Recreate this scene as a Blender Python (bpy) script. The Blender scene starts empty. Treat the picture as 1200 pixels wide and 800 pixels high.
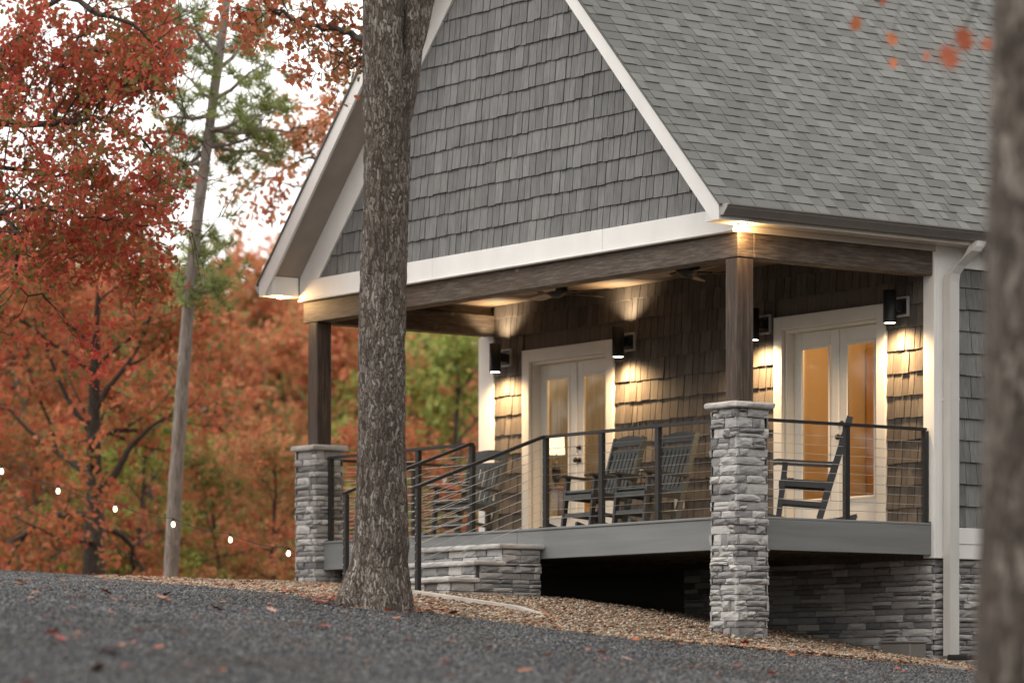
import bpy, math, random
import numpy as np
from mathutils import Vector, Matrix, noise as mn

# ------------------------------------------------------------------ camera, sky, sun, exposure
sc = bpy.context.scene
F_PX, HOR, YAW = 4132.5, 813.3, math.radians(53.51)          # focal length and horizon row in 1200x800 pixels
RT = np.array([math.cos(YAW), math.sin(YAW), 0.0]); FW = np.array([-math.sin(YAW), math.cos(YAW), 0.0])
CAM = -(2.118*RT + 33.04*FW); CAM[2] = -1.679
cam_d = bpy.data.cameras.new('camera'); cam = bpy.data.objects.new('camera', cam_d)
sc.collection.objects.link(cam); sc.camera = cam
cam.location = CAM; cam.rotation_euler = (math.pi/2, 0, YAW)
cam_d.sensor_width = 36.0; cam_d.lens = 36.0*F_PX/1200.0
cam_d.shift_y = (HOR-400.0)/1200.0
cam_d.clip_start = 0.1; cam_d.clip_end = 3000.0
cam_d.dof.use_dof = True; cam_d.dof.focus_distance = 33.8; cam_d.dof.aperture_fstop = 1.3

SUN_EL, SUN_AZ = math.radians(50), math.radians(205)         # soft sun behind cloud, from the front of the house
w = bpy.data.worlds.new('World'); sc.world = w; w.use_nodes = True
nt = w.node_tree; nt.nodes.clear()
out = nt.nodes.new('ShaderNodeOutputWorld'); bg = nt.nodes.new('ShaderNodeBackground')
sky = nt.nodes.new('ShaderNodeTexSky'); sky.sky_type = 'NISHITA'; sky.sun_disc = False
sky.sun_elevation = SUN_EL; sky.sun_rotation = SUN_AZ; sky.dust_density = 4.0; sky.air_density = 1.0; sky.ozone_density = 1.0
hs = nt.nodes.new('ShaderNodeHueSaturation'); hs.inputs['Saturation'].default_value = 0.2   # cloud veil: nearly colourless
veil = nt.nodes.new('ShaderNodeMix'); veil.data_type = 'RGBA'; veil.inputs[0].default_value = 0.7; veil.inputs[7].default_value = (12.9, 12.6, 12.0, 1)   # even overcast cloud
nt.links.new(sky.outputs[0], hs.inputs['Color']); nt.links.new(hs.outputs[0], veil.inputs[6]); nt.links.new(veil.outputs[2], bg.inputs[0])
bg.inputs[1].default_value = 0.12; nt.links.new(bg.outputs[0], out.inputs[0])
sd = bpy.data.lights.new('sun', 'SUN'); sd.energy = 0.7; sd.angle = math.radians(25); sd.color = (1.0, .97, .93)
so = bpy.data.objects.new('sun', sd); sc.collection.objects.link(so)
sdir = Vector((math.sin(SUN_AZ)*math.cos(SUN_EL), math.cos(SUN_AZ)*math.cos(SUN_EL), math.sin(SUN_EL)))
so.rotation_euler = sdir.to_track_quat('Z', 'Y').to_euler(); so.location = (0, -20, 30)
sc.view_settings.view_transform = 'Standard'; sc.view_settings.look = 'None'
sc.view_settings.gamma = 1.0; sc.view_settings.use_curve_mapping = False
sc.view_settings.exposure = 0.6
sc.render.engine = 'CYCLES'; sc.cycles.use_denoising = True
sc.cycles.max_bounces = 8; sc.cycles.transparent_max_bounces = 16
sc.cycles.sample_clamp_indirect = 4.0

random.seed(7); RNG = np.random.default_rng(7)
COL = sc.collection
W, DP = 7.445, 2.526
def ray(u, v): return FW + RT*(u-600)/F_PX + np.array([0, 0, 1.0])*(HOR-v)/F_PX
def at(u, v, t): return CAM + ray(u, v)*t
def on(u, v, ax, val):
    R = ray(u, v); return CAM + R*((val-CAM[ax])/R[ax])

# ------------------------------------------------------------------ helpers
class MB:
    def __init__(s): s.v = []; s.f = []; s.sm = False
    def box(s, x0, x1, y0, y1, z0, z1):
        n = len(s.v)
        s.v += [(x0,y0,z0),(x1,y0,z0),(x1,y1,z0),(x0,y1,z0),(x0,y0,z1),(x1,y0,z1),(x1,y1,z1),(x0,y1,z1)]
        s.f += [tuple(n+i for i in q) for q in ((0,3,2,1),(4,5,6,7),(0,1,5,4),(1,2,6,5),(2,3,7,6),(3,0,4,7))]
        return s
    def bbox(s, x0, x1, y0, y1, z0, z1, b=.006):
        """box with chamfered long edges (vertical and horizontal)"""
        c = [(x0+x1)/2, (y0+y1)/2, (z0+z1)/2]; h = [(x1-x0)/2, (y1-y0)/2, (z1-z0)/2]
        b = min(b, min(h)*.9); n = len(s.v); idx = {}
        for sx in (-1,1):
            for sy in (-1,1):
                for sz in (-1,1):
                    for a in range(3):
                        p = [sx*h[0], sy*h[1], sz*h[2]]
                        for k in range(3):
                            if k != a: p[k] -= (sx,sy,sz)[k]*b
                        idx[(sx,sy,sz,a)] = len(s.v); s.v.append((c[0]+p[0], c[1]+p[1], c[2]+p[2]))
        for a in range(3):
            o = [k for k in range(3) if k != a]
            for sg in (-1,1):
                q = []
                for (i,j) in ((-1,-1),(1,-1),(1,1),(-1,1)):
                    k = [0,0,0]; k[a] = sg; k[o[0]] = i; k[o[1]] = j; q.append(idx[(k[0],k[1],k[2],a)])
                if (sg > 0) == (a == 1): q.reverse()
                s.f.append(tuple(q))
            for i in (-1,1):
                for j in (-1,1):
                    k0 = [0,0,0]; k0[a] = -1; k0[o[0]] = i; k0[o[1]] = j; k1 = list(k0); k1[a] = 1
                    s.f.append((idx[(*k0,o[0])], idx[(*k1,o[0])], idx[(*k1,o[1])], idx[(*k0,o[1])]))
        for sx in (-1,1):
            for sy in (-1,1):
                for sz in (-1,1): s.f.append((idx[(sx,sy,sz,0)], idx[(sx,sy,sz,1)], idx[(sx,sy,sz,2)]))
        return s
    def obox(s, c, ax, ay, az):
        """box about centre c with half-axis vectors"""
        n = len(s.v); c = np.array(c, float); ax = np.array(ax, float); ay = np.array(ay, float); az = np.array(az, float)
        for k in (-1, 1):
            for i, j in ((-1,-1),(1,-1),(1,1),(-1,1)): s.v.append(tuple(c+i*ax+j*ay+k*az))
        s.f += [tuple(n+i for i in q) for q in ((0,3,2,1),(4,5,6,7),(0,1,5,4),(1,2,6,5),(2,3,7,6),(3,0,4,7))]
        return s
    def bar(s, a, b, wd, ht, up=(0,0,1)):
        """rectangular bar from a to b, wd across, ht along 'up'"""
        a = Vector(a); b = Vector(b); d = (b-a); L = d.length; d.normalize()
        u = Vector(up); x = d.cross(u).normalized(); u = x.cross(d).normalized()
        return s.obox((a+b)/2, d*(L/2), x*(wd/2), u*(ht/2))
    def prism(s, pts, off):
        """closed outline pts (3-D, planar) swept by vector off"""
        n = len(s.v); k = len(pts); off = np.array(off, float)
        s.v += [tuple(p) for p in pts] + [tuple(np.array(p, float)+off) for p in pts]
        s.f.append(tuple(range(n+k-1, n-1, -1))); s.f.append(tuple(range(n+k, n+2*k)))
        for i in range(k):
            j = (i+1) % k; s.f.append((n+i, n+j, n+k+j, n+k+i))
        return s
    def tube(s, pts, rad, n=8, cap=True):
        m = len(pts); base = len(s.v)
        if not hasattr(rad, '__len__'): rad = [rad]*m
        P = [Vector(p) for p in pts]; ref = None
        for i in range(m):
            t = (P[min(i+1, m-1)]-P[max(i-1, 0)])
            if t.length < 1e-9: t = Vector((0,0,1))
            t.normalize()
            if ref is None: ref = t.orthogonal().normalized()
            ref = (ref - t*ref.dot(t))
            if ref.length < 1e-6: ref = t.orthogonal()
            ref.normalize(); bi = t.cross(ref)
            for k in range(n):
                a = 2*math.pi*k/n; s.v.append(tuple(P[i] + (ref*math.cos(a)+bi*math.sin(a))*rad[i]))
        for i in range(m-1):
            for k in range(n):
                k2 = (k+1) % n; a = base+i*n
                s.f.append((a+k, a+k2, a+n+k2, a+n+k))
        if cap:
            s.f.append(tuple(base+k for k in range(n-1, -1, -1))); s.f.append(tuple(base+(m-1)*n+k for k in range(n)))
        return s
    def lathe(s, prof, n=24, c=(0,0,0)):
        """profile of (radius, z) turned about the vertical through c"""
        base = len(s.v); m = len(prof)
        for rr, z in prof:
            for k in range(n):
                a = 2*math.pi*k/n; s.v.append((c[0]+rr*math.cos(a), c[1]+rr*math.sin(a), c[2]+z))
        for i in range(m-1):
            for k in range(n):
                k2 = (k+1) % n; a = base+i*n; s.f.append((a+k, a+k2, a+n+k2, a+n+k))
        return s
    def mesh(s, name, smooth=False):
        me = bpy.data.meshes.new(name); me.from_pydata(s.v, [], s.f); me.update()
        if smooth: me.polygons.foreach_set('use_smooth', [True]*len(me.polygons))
        return me
    def build(s, name, mat, parent=None, smooth=False):
        return link(name, s.mesh(name, smooth), mat, parent)

def link(name, me, mat=None, parent=None, loc=None, rot=None, scale=None, objmat=False):
    o = bpy.data.objects.new(name, me); COL.objects.link(o)
    if mat is not None and me is not None:
        if objmat:
            if not me.materials: me.materials.append(None)
            o.material_slots[0].link = 'OBJECT'; o.material_slots[0].material = mat
        elif not me.materials: me.materials.append(mat)
    if loc is not None: o.location = loc
    if rot is not None: o.rotation_euler = rot
    if scale is not None: o.scale = scale
    if parent is not None: o.parent = parent
    return o
def tag(o, label=None, cat=None, group=None, kind=None):
    if label: o['label'] = label
    if cat: o['category'] = cat
    if group: o['group'] = group
    if kind: o['kind'] = kind
    return o
def thing(name, label, cat, loc=(0,0,0), rz=0, group=None):
    o = bpy.data.objects.new(name, None); COL.objects.link(o); o.empty_display_size = .2
    o.location = loc; o.rotation_euler = (0, 0, rz)
    return tag(o, label, cat, group)
def kids(o): return [c for c in bpy.data.objects if c.parent == o]
def copy_tree(o, parent=None):
    c = o.copy(); COL.objects.link(c); c.parent = parent
    for ch in kids(o): copy_tree(ch, c)
    return c
def big_mesh(name, V, Fq, smooth=False):
    """mesh from numpy: V (n,3), Fq (m,k) with constant k"""
    V = np.asarray(V, np.float32); Fq = np.asarray(Fq, np.int32); m, k = Fq.shape
    me = bpy.data.meshes.new(name)
    me.vertices.add(len(V)); me.vertices.foreach_set('co', V.ravel())
    me.loops.add(m*k); me.loops.foreach_set('vertex_index', Fq.ravel())
    me.polygons.add(m); me.polygons.foreach_set('loop_start', np.arange(m, dtype=np.int32)*k)
    me.polygons.foreach_set('loop_total', np.full(m, k, np.int32))
    if smooth: me.polygons.foreach_set('use_smooth', np.ones(m, bool))
    me.update(calc_edges=True); me.validate()
    return me

# ------------------------------------------------------------------ materials
def newmat(name):
    m = bpy.data.materials.new(name); m.use_nodes = True; t = m.node_tree; t.nodes.clear()
    o = t.nodes.new('ShaderNodeOutputMaterial'); b = t.nodes.new('ShaderNodeBsdfPrincipled')
    t.links.new(b.outputs[0], o.inputs[0]); return m, t, b, o
def nd(t, typ, **k):
    n = t.nodes.new(typ)
    for a, v in k.items():
        if a in n.inputs: n.inputs[a].default_value = v
        else: setattr(n, a, v)
    return n
def pos_noise(t, scale, detail=4, rough=.55, typ='noise', coord='pos'):
    if coord == 'pos': src = nd(t, 'ShaderNodeNewGeometry').outputs['Position']
    else: src = nd(t, 'ShaderNodeTexCoord').outputs['Object']
    mp = nd(t, 'ShaderNodeMapping'); mp.inputs['Scale'].default_value = scale if hasattr(scale, '__len__') else (scale,)*3
    t.links.new(src, mp.inputs[0])
    if typ == 'noise':
        n = nd(t, 'ShaderNodeTexNoise', Scale=1.0, Detail=detail, Roughness=rough); t.links.new(mp.outputs[0], n.inputs['Vector']); return n.outputs['Fac']
    n = nd(t, 'ShaderNodeTexVoronoi', Scale=1.0); t.links.new(mp.outputs[0], n.inputs['Vector']); return n
def rnd01(t):
    a = nd(t, 'ShaderNodeObjectInfo').outputs['Random']; b = nd(t, 'ShaderNodeNewGeometry').outputs['Random Per Island']
    s = nd(t, 'ShaderNodeMath', operation='ADD'); t.links.new(a, s.inputs[0]); t.links.new(b, s.inputs[1])
    f = nd(t, 'ShaderNodeMath', operation='FRACT'); t.links.new(s.outputs[0], f.inputs[0]); return f.outputs[0]
def ramp(t, fac, stops):
    r = nd(t, 'ShaderNodeValToRGB'); e = r.color_ramp.elements
    while len(e) < len(stops): e.new(.5)
    for k, (p, c) in enumerate(stops): e[k].position = p; e[k].color = (*c, 1) if len(c) == 3 else c
    t.links.new(fac, r.inputs[0]); return r.outputs[0]
def mix(t, a, b, fac, mode='MIX'):
    m = nd(t, 'ShaderNodeMix', data_type='RGBA', blend_type=mode)
    for sock, v in ((m.inputs[6], a), (m.inputs[7], b), (m.inputs[0], fac)):
        if hasattr(v, 'is_output'): t.links.new(v, sock)
        elif hasattr(v, '__len__'): sock.default_value = (*v, 1)
        else: sock.default_value = v
    return m.outputs[2]
def bump(t, b, fac, strength, dist):
    n = nd(t, 'ShaderNodeBump', Strength=strength, Distance=dist); t.links.new(fac, n.inputs['Height']); t.links.new(n.outputs[0], b.inputs['Normal']); return n
def vary(t, col, rand, amt):
    """multiply brightness by 1-amt..1+amt"""
    mr = nd(t, 'ShaderNodeMapRange'); mr.inputs[3].default_value = 1-amt; mr.inputs[4].default_value = 1+amt
    t.links.new(rand, mr.inputs[0])
    cb = nd(t, 'ShaderNodeCombineColor')
    for i in range(3): t.links.new(mr.outputs[0], cb.inputs[i])
    return mix(t, col, cb.outputs[0], 1.0, 'MULTIPLY')
def M(name, c1, c2=None, rough=.7, ns=6.0, rnd=0.0, bs=None, bstr=.3, bd=.004, spec=.3, metal=0.0, lo=.3, hi=.7):
    m, t, b, o = newmat(name)
    b.inputs['Roughness'].default_value = rough; b.inputs['Metallic'].default_value = metal
    b.inputs['Specular IOR Level'].default_value = spec
    if c2 is None: c2 = tuple(x*.85 for x in c1)
    col = ramp(t, pos_noise(t, ns), [(lo, c1), (hi, c2)])
    if rnd: col = vary(t, col, rnd01(t), rnd)
    t.links.new(col, b.inputs['Base Color'])
    if bs is not None: bump(t, b, pos_noise(t, bs, 5), bstr, bd)
    return m
def emit(name, col, s):
    m, t, b, o = newmat(name); t.nodes.remove(b); e = nd(t, 'ShaderNodeEmission', Strength=s); e.inputs[0].default_value = (*col, 1)
    t.links.new(e.outputs[0], o.inputs[0]); return m
MAT = {}
MAT['white'] = M('white_painted_trim', (.82,.80,.77), (.75,.73,.70), .5, (3,3,1.2), bs=(25,25,25), bstr=.08, bd=.002)
MAT['soffit'] = M('soffit_board', (.36,.31,.27), (.30,.26,.225), .6, 4)
MAT['tan_trim'] = M('warm_white_eave_trim', (.62,.57,.51), (.56,.51,.46), .5, 3)
MAT['gutter'] = M('bronze_gutter', (.20,.18,.165), (.17,.155,.145), .4, 6, spec=.5)
MAT['down'] = M('white_downspout', (.62,.60,.57), (.55,.53,.50), .35, (6,6,2), spec=.5)
MAT['black'] = M('black_metal', (.018,.018,.019), (.03,.03,.03), .38, 18, spec=.5)
MAT['rail'] = M('dark_bronze_rail', (.02,.018,.017), (.028,.026,.025), .45, 18, spec=.35)
MAT['steel'] = M('steel_cable', (.55,.54,.52), (.48,.47,.46), .3, 20, metal=1.0)
MAT['deck'] = M('slate_composite_board', (.21,.215,.212), (.165,.17,.168), .6, (.8,.8,14), bs=(3,3,90), bstr=.2, bd=.002, rnd=.05)
MAT['plank'] = M('ceiling_wood', (.21,.145,.09), (.13,.085,.05), .55, (2,26,2), rnd=.2)
MAT['joist'] = M('treated_joist', (.16,.12,.08), (.10,.08,.055), .8, (2,8,8))
MAT['chair'] = M('grey_chair_slat', (.09,.097,.095), (.066,.072,.07), .45, (10,10,10), rnd=.06)
MAT['chairdark'] = M('charcoal_frame_backlit_chair', (.028,.028,.03), (.04,.04,.042), .42, 10, spec=.45)
MAT['lampblack'] = M('black_lamp_body', (.012,.012,.013), (.02,.02,.02), .45, 15)
MAT['block'] = M('grey_mount_block', (.42,.40,.38), (.36,.34,.32), .6, 6)
MAT['concrete'] = M('pale_concrete', (.46,.43,.38), (.34,.31,.275), .9, (5,5,5), bs=(70,70,70), bstr=.4, bd=.004)
MAT['fanblade'] = M('fan_blade_wood', (.30,.24,.18), (.22,.17,.13), .5, (6,6,6))
MAT['room'] = M('interior_wall_paint', (.55,.40,.24), (.50,.36,.21), .8, 2)
MAT['roomfloor'] = M('interior_floor', (.20,.12,.065), (.13,.075,.04), .4, (2,20,2))
MAT['roomdoor'] = M('amber_panel_wood', (.52,.30,.12), (.44,.25,.10), .5, (14,14,2))
MAT['tan'] = M('tan_upholstery', (.55,.36,.16), (.46,.30,.13), .9, 20)
MAT['brass'] = M('dark_door_hardware', (.06,.05,.045), (.05,.04,.035), .35, 8, metal=.8)
MAT['doorpaint'] = M('cream_door_paint', (.74,.70,.64), (.68,.64,.58), .45, 4)
MAT['interior_dark'] = M('crawlspace_earth', (.06,.05,.04), (.04,.033,.027), .95, 4)
MAT['lens'] = emit('lamp_lens', (1.0,.90,.72), 14.0)
MAT['soffitlens'] = emit('soffit_lens', (1.0,.86,.6), 60.0)
MAT['shade'] = emit('lamp_shade_glow', (1.0,.76,.42), 1.5)
MAT['bulb'] = emit('string_bulb_glow', (1.0,.82,.5), 5.0)

def timber_mat():
    m, t, b, o = newmat('rough_sawn_timber'); b.inputs['Roughness'].default_value = .62
    g = pos_noise(t, (4,4,46), 6, .7); k = pos_noise(t, (1.4,1.4,5), 3)
    c = ramp(t, g, [(.32,(.022,.014,.010)), (.48,(.068,.050,.037)), (.66,(.16,.128,.10))])
    c = mix(t, c, (.065,.038,.022), ramp(t, k, [(.45,(0,0,0)), (.7,(.7,.7,.7))]))
    kv = pos_noise(t, (2.6,2.6,4.2), typ='voronoi')
    c = mix(t, (.24,.21,.185), c, ramp(t, kv.outputs['Distance'], [(.05,(.25,.25,.25)), (.11,(1,1,1))]))
    t.links.new(c, b.inputs['Base Color']); bump(t, b, g, .35, .006); return m
MAT['timber'] = timber_mat()
def post_mat():
    m, t, b, o = newmat('rough_sawn_post'); b.inputs['Roughness'].default_value = .65
    g = pos_noise(t, (36,36,2.4), 6, .65); k = pos_noise(t, (6,6,1.6), 3)
    c = ramp(t, g, [(.30,(.016,.010,.007)), (.5,(.05,.033,.023)), (.7,(.115,.085,.063))])
    c = mix(t, c, (.085,.04,.02), ramp(t, k, [(.5,(0,0,0)), (.72,(.7,.7,.7))]))
    t.links.new(c, b.inputs['Base Color']); bump(t, b, g, .35, .006); return m
MAT['post'] = post_mat()
def shingle_mat(name, a, bcol, amt):
    m, t, b, o = newmat(name); b.inputs['Roughness'].default_value = .75; b.inputs['Specular IOR Level'].default_value = .25
    g = pos_noise(t, (60,60,3), 5, .6); l = pos_noise(t, (1.3,1.3,1.3), 3)
    c = ramp(t, g, [(.28,bcol), (.72,a)])
    c = vary(t, c, rnd01(t), amt); c = vary(t, c, l, .22)
    t.links.new(c, b.inputs['Base Color']); bump(t, b, g, .5, .004); return m
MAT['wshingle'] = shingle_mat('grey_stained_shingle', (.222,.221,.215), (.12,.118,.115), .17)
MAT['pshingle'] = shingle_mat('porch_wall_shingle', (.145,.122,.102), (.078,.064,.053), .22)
def asphalt_mat():
    m, t, b, o = newmat('asphalt_shingle'); b.inputs['Roughness'].default_value = .9; b.inputs['Specular IOR Level'].default_value = .2
    r = rnd01(t); g = pos_noise(t, 260, 2); l = pos_noise(t, (.5,.5,.5), 2)
    c = ramp(t, r, [(0,(.120,.117,.110)), (.3,(.140,.137,.129)), (.7,(.156,.154,.145)), (1,(.178,.177,.167))])
    c = vary(t, c, g, .28); c = vary(t, c, l, .12)
    t.links.new(c, b.inputs['Base Color']); bump(t, b, g, .4, .003); return m
MAT['asphalt'] = asphalt_mat()
def stone_mat():
    m, t, b, o = newmat('grey_ledge_stone'); b.inputs['Roughness'].default_value = .85; b.inputs['Specular IOR Level'].default_value = .2
    r = rnd01(t); g = pos_noise(t, (14,14,30), 6, .65); l = pos_noise(t, (70,70,90), 3)
    c = ramp(t, r, [(0,(.16,.157,.156)), (.2,(.25,.243,.24)), (.5,(.36,.348,.338)), (.8,(.46,.445,.43)), (1,(.53,.51,.485))])
    c = mix(t, c, (.17,.165,.165), ramp(t, g, [(.54,(0,0,0)), (.78,(.7,.7,.7))])); c = vary(t, c, l, .2)
    t.links.new(c, b.inputs['Base Color']); bump(t, b, g, .7, .012); return m
MAT['stone'] = stone_mat()
MAT['cap'] = M('cast_stone_cap', (.50,.475,.45), (.34,.325,.31), .85, (9,9,14), bs=(22,22,30), bstr=.6, bd=.012)
MAT['mortar'] = M('dark_joint', (.07,.068,.066), (.05,.05,.048), .95, 20)
def bark_mat(name, dark, mid, light, sc_=1.0, lich=.55):
    m, t, b, o = newmat(name); b.inputs['Roughness'].default_value = .9; b.inputs['Specular IOR Level'].default_value = .15
    g = pos_noise(t, (34*sc_,34*sc_,6*sc_), 6, .65, coord='obj'); l = pos_noise(t, (40*sc_,40*sc_,13*sc_), 4, .65, coord='obj'); f = pos_noise(t, (2.2,2.2,1.2), 3, coord='obj')
    c = ramp(t, g, [(.32,dark), (.52,mid), (.72,tuple(x*1.35 for x in mid))])
    k = ramp(t, l, [(lich,(0,0,0)), (lich+.09,(1,1,1))]); k2 = ramp(t, f, [(.38,(.25,.25,.25)), (.62,(1,1,1))])
    c = mix(t, c, light, mix(t, k, k2, 1.0, 'MULTIPLY'))
    t.links.new(c, b.inputs['Base Color']); bump(t, b, g, .9, .02); return m
def plate_bark(name, sx, cols, dark, bd=.02):
    m, t, b, o = newmat(name); b.inputs['Roughness'].default_value = .9; b.inputs['Specular IOR Level'].default_value = .15
    src = nd(t, 'ShaderNodeTexCoord').outputs['Object']; wn = nd(t, 'ShaderNodeTexNoise', Scale=9.0, Detail=4.0); t.links.new(src, wn.inputs['Vector'])
    ad = nd(t, 'ShaderNodeVectorMath', operation='MULTIPLY_ADD'); t.links.new(wn.outputs['Color'], ad.inputs[0]); ad.inputs[1].default_value = (.09,.09,.22); t.links.new(src, ad.inputs[2])
    mp = nd(t, 'ShaderNodeMapping'); mp.inputs['Scale'].default_value = sx; t.links.new(ad.outputs[0], mp.inputs[0])
    ve = nd(t, 'ShaderNodeTexVoronoi', feature='DISTANCE_TO_EDGE', Scale=1.0); vc = nd(t, 'ShaderNodeTexVoronoi', Scale=1.0)
    t.links.new(mp.outputs[0], ve.inputs['Vector']); t.links.new(mp.outputs[0], vc.inputs['Vector'])
    g = pos_noise(t, (70,70,16), 5, .65, coord='obj'); big = pos_noise(t, (2.0,2.0,1.1), 3, coord='obj')
    sep = nd(t, 'ShaderNodeSeparateColor'); t.links.new(vc.outputs['Color'], sep.inputs[0])
    mx = nd(t, 'ShaderNodeMath', operation='MULTIPLY_ADD', use_clamp=True); t.links.new(big, mx.inputs[0]); mx.inputs[1].default_value = .9; sb_ = nd(t, 'ShaderNodeMath', operation='SUBTRACT'); t.links.new(sep.outputs[0], sb_.inputs[0]); sb_.inputs[1].default_value = .45; t.links.new(sb_.outputs[0], mx.inputs[2])
    c = ramp(t, mx.outputs[0], [(i/(len(cols)-1), q) for i, q in enumerate(cols)]); c = vary(t, c, g, .35)
    c = mix(t, dark, c, ramp(t, ve.outputs['Distance'], [(.03,(0,0,0)), (.16,(1,1,1))])); t.links.new(c, b.inputs['Base Color'])
    h = nd(t, 'ShaderNodeMath', operation='MULTIPLY_ADD', use_clamp=False); t.links.new(g, h.inputs[0]); h.inputs[1].default_value = .3; t.links.new(ve.outputs['Distance'], h.inputs[2]); bump(t, b, h.outputs[0], .9, bd); return m
MAT['bark'] = plate_bark('oak_bark', (52,52,9), [(.07,.055,.045),(.11,.089,.074),(.15,.125,.106),(.20,.173,.15),(.29,.264,.232)], (.045,.034,.027), .012)
MAT['bark_old'] = bark_mat('oak_bark', (.024,.018,.015), (.082,.062,.052), (.30,.27,.24), 1.0, .53)
MAT['bark2'] = plate_bark('near_trunk_bark', (22,22,4), [(.07,.056,.047),(.105,.086,.073),(.13,.108,.093),(.17,.145,.125),(.22,.19,.165)], (.05,.039,.032))
MAT['pinebark'] = bark_mat('pine_bark', (.12,.098,.084), (.21,.178,.155), (.30,.265,.235), .7, .52)
MAT['twig'] = bark_mat('woodland_bark', (.03,.025,.022), (.07,.058,.05), (.16,.145,.13), .8, .62)
MAT['greybark'] = bark_mat('grey_woodland_bark', (.07,.06,.052), (.13,.115,.10), (.2,.185,.165), .8, .6)
def leaf_mat(name, cols, trans=.45):
    m, t, b, o = newmat(name); b.inputs['Roughness'].default_value = .6; b.inputs['Specular IOR Level'].default_value = .2
    n = len(cols); r = nd(t, 'ShaderNodeNewGeometry').outputs['Random Per Island']
    l = pos_noise(t, (.8,.8,.8), 3); s = nd(t, 'ShaderNodeMath', operation='ADD'); t.links.new(r, s.inputs[0])
    mr = nd(t, 'ShaderNodeMapRange'); mr.inputs[1].default_value = .3; mr.inputs[2].default_value = .7; mr.inputs[3].default_value = -.45; mr.inputs[4].default_value = .45
    t.links.new(l, mr.inputs[0]); t.links.new(mr.outputs[0], s.inputs[1])
    cl = nd(t, 'ShaderNodeMath', operation='ADD', use_clamp=True); t.links.new(s.outputs[0], cl.inputs[0]); cl.inputs[1].default_value = 0
    c = ramp(t, cl.outputs[0], [(i/(n-1), cols[i]) for i in range(n)])
    t.links.new(c, b.inputs['Base Color'])
    tr = nd(t, 'ShaderNodeBsdfTranslucent'); t.links.new(c, tr.inputs[0])
    ms = nd(t, 'ShaderNodeMixShader'); ms.inputs[0].default_value = trans
    t.links.new(b.outputs[0], ms.inputs[1]); t.links.new(tr.outputs[0], ms.inputs[2]); t.links.new(ms.outputs[0], o.inputs[0]); return m
MAT['leaf_red'] = leaf_mat('red_oak_leaves', [(.17,.165,.05),(.25,.155,.055),(.42,.12,.06),(.52,.105,.065),(.58,.15,.09),(.46,.07,.055)], .55)
MAT['leaf_orange'] = leaf_mat('orange_leaves', [(.23,.22,.08),(.42,.24,.10),(.58,.235,.11),(.64,.29,.15),(.54,.18,.10)], .5)
MAT['leaf_rust'] = leaf_mat('rust_red_leaves', [(.17,.17,.06),(.32,.17,.065),(.48,.18,.08),(.54,.18,.09),(.44,.125,.07)], .5)
MAT['leaf_mixed'] = leaf_mat('green_and_rust_leaves', [(.15,.19,.055),(.22,.25,.07),(.34,.27,.09),(.48,.23,.10),(.50,.17,.085)], .5)
MAT['leaf_green'] = leaf_mat('yellow_green_leaves', [(.15,.19,.045),(.24,.29,.07),(.33,.37,.10),(.42,.38,.11)], .5)
MAT['needle'] = leaf_mat('pine_needles', [(.15,.19,.07),(.23,.27,.10),(.33,.36,.14)], .5)
MAT['sky_blocker_woods'] = leaf_mat('dark_blocker_leaves', [(.035,.045,.018),(.06,.06,.025),(.11,.055,.025),(.12,.045,.025)], .25)
MAT['litter'] = leaf_mat('fallen_leaf', [(.22,.12,.05),(.34,.10,.045),(.40,.14,.07),(.30,.05,.04)], .15)
def glass_mat():
    m, t, b, o = newmat('door_glass'); t.nodes.remove(b)
    tr = nd(t, 'ShaderNodeBsdfTransparent'); tr.inputs[0].default_value = (.92,.92,.9,1); g = nd(t, 'ShaderNodeBsdfGlossy', Roughness=.03)
    fr = nd(t, 'ShaderNodeFresnel', IOR=1.5); ms = nd(t, 'ShaderNodeMixShader')
    t.links.new(fr.outputs[0], ms.inputs[0]); t.links.new(tr.outputs[0], ms.inputs[1]); t.links.new(g.outputs[0], ms.inputs[2]); t.links.new(ms.outputs[0], o.inputs[0]); return m
MAT['glass'] = glass_mat()

# ------------------------------------------------------------------ terrain
CP = [(-.3,-.1,-1.06),(.15,.3,-1.21),(0,2.65,-1.38),(.3,4.5,-1.5),(-3.07,0,-.69),(-3.1,-1.5,-.69),(-4.37,-1.46,-.65),(-7.4,-.1,-.45),(-7.4,2.5,-.5),(-4,2.5,-.85),(-1.5,2.5,-1.15)]
for u, v, t_ in ((0,668,40),(150,678,41),(250,683.5,40),(330,684.5,40),(0,800,19),(600,800,21.5),(1100,800,29),(440,712,31),(860,757,32.5)):
    CP.append(tuple(at(u, v, t_)))
CP.append((CAM[0], CAM[1], -3.1))
for u, t_, z in ((0,60,-.7),(400,60,-.8),(800,60,-1.6),(1300,60,-2.6),(-200,36,-.4),(-200,20,-1.45),(1300,25,-2.0),(1500,40,-2.2)):
    p = at(u, 400, t_); CP.append((p[0], p[1], z))
CP = np.array(CP)
def _tps(P):
    n = len(P); X = P[:, :2]/10
    U = lambda r2: np.where(r2 > 1e-12, .5*r2*np.log(np.maximum(r2, 1e-12)), 0)
    K = U(((X[:,None]-X[None])**2).sum(-1)) + np.eye(n)*.02; Q = np.c_[np.ones(n), X]
    wts = np.linalg.solve(np.block([[K, Q],[Q.T, np.zeros((3,3))]]), np.r_[P[:,2], 0, 0, 0])
    def fz(x, y):
        x = np.asarray(x, float); y = np.asarray(y, float); xs = x/10; ys = y/10
        r2 = (xs[...,None]-X[:,0])**2 + (ys[...,None]-X[:,1])**2
        z = U(r2)@wts[:n] + wts[n] + wts[n+1]*xs + wts[n+2]*ys
        rr = np.hypot(x+1, y+1); k = np.clip((rr-36)/34, 0, 1); k = k*k*(3-2*k)
        return z*(1-k) + k*(-1.9)
    return fz
gz = _tps(CP)
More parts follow.
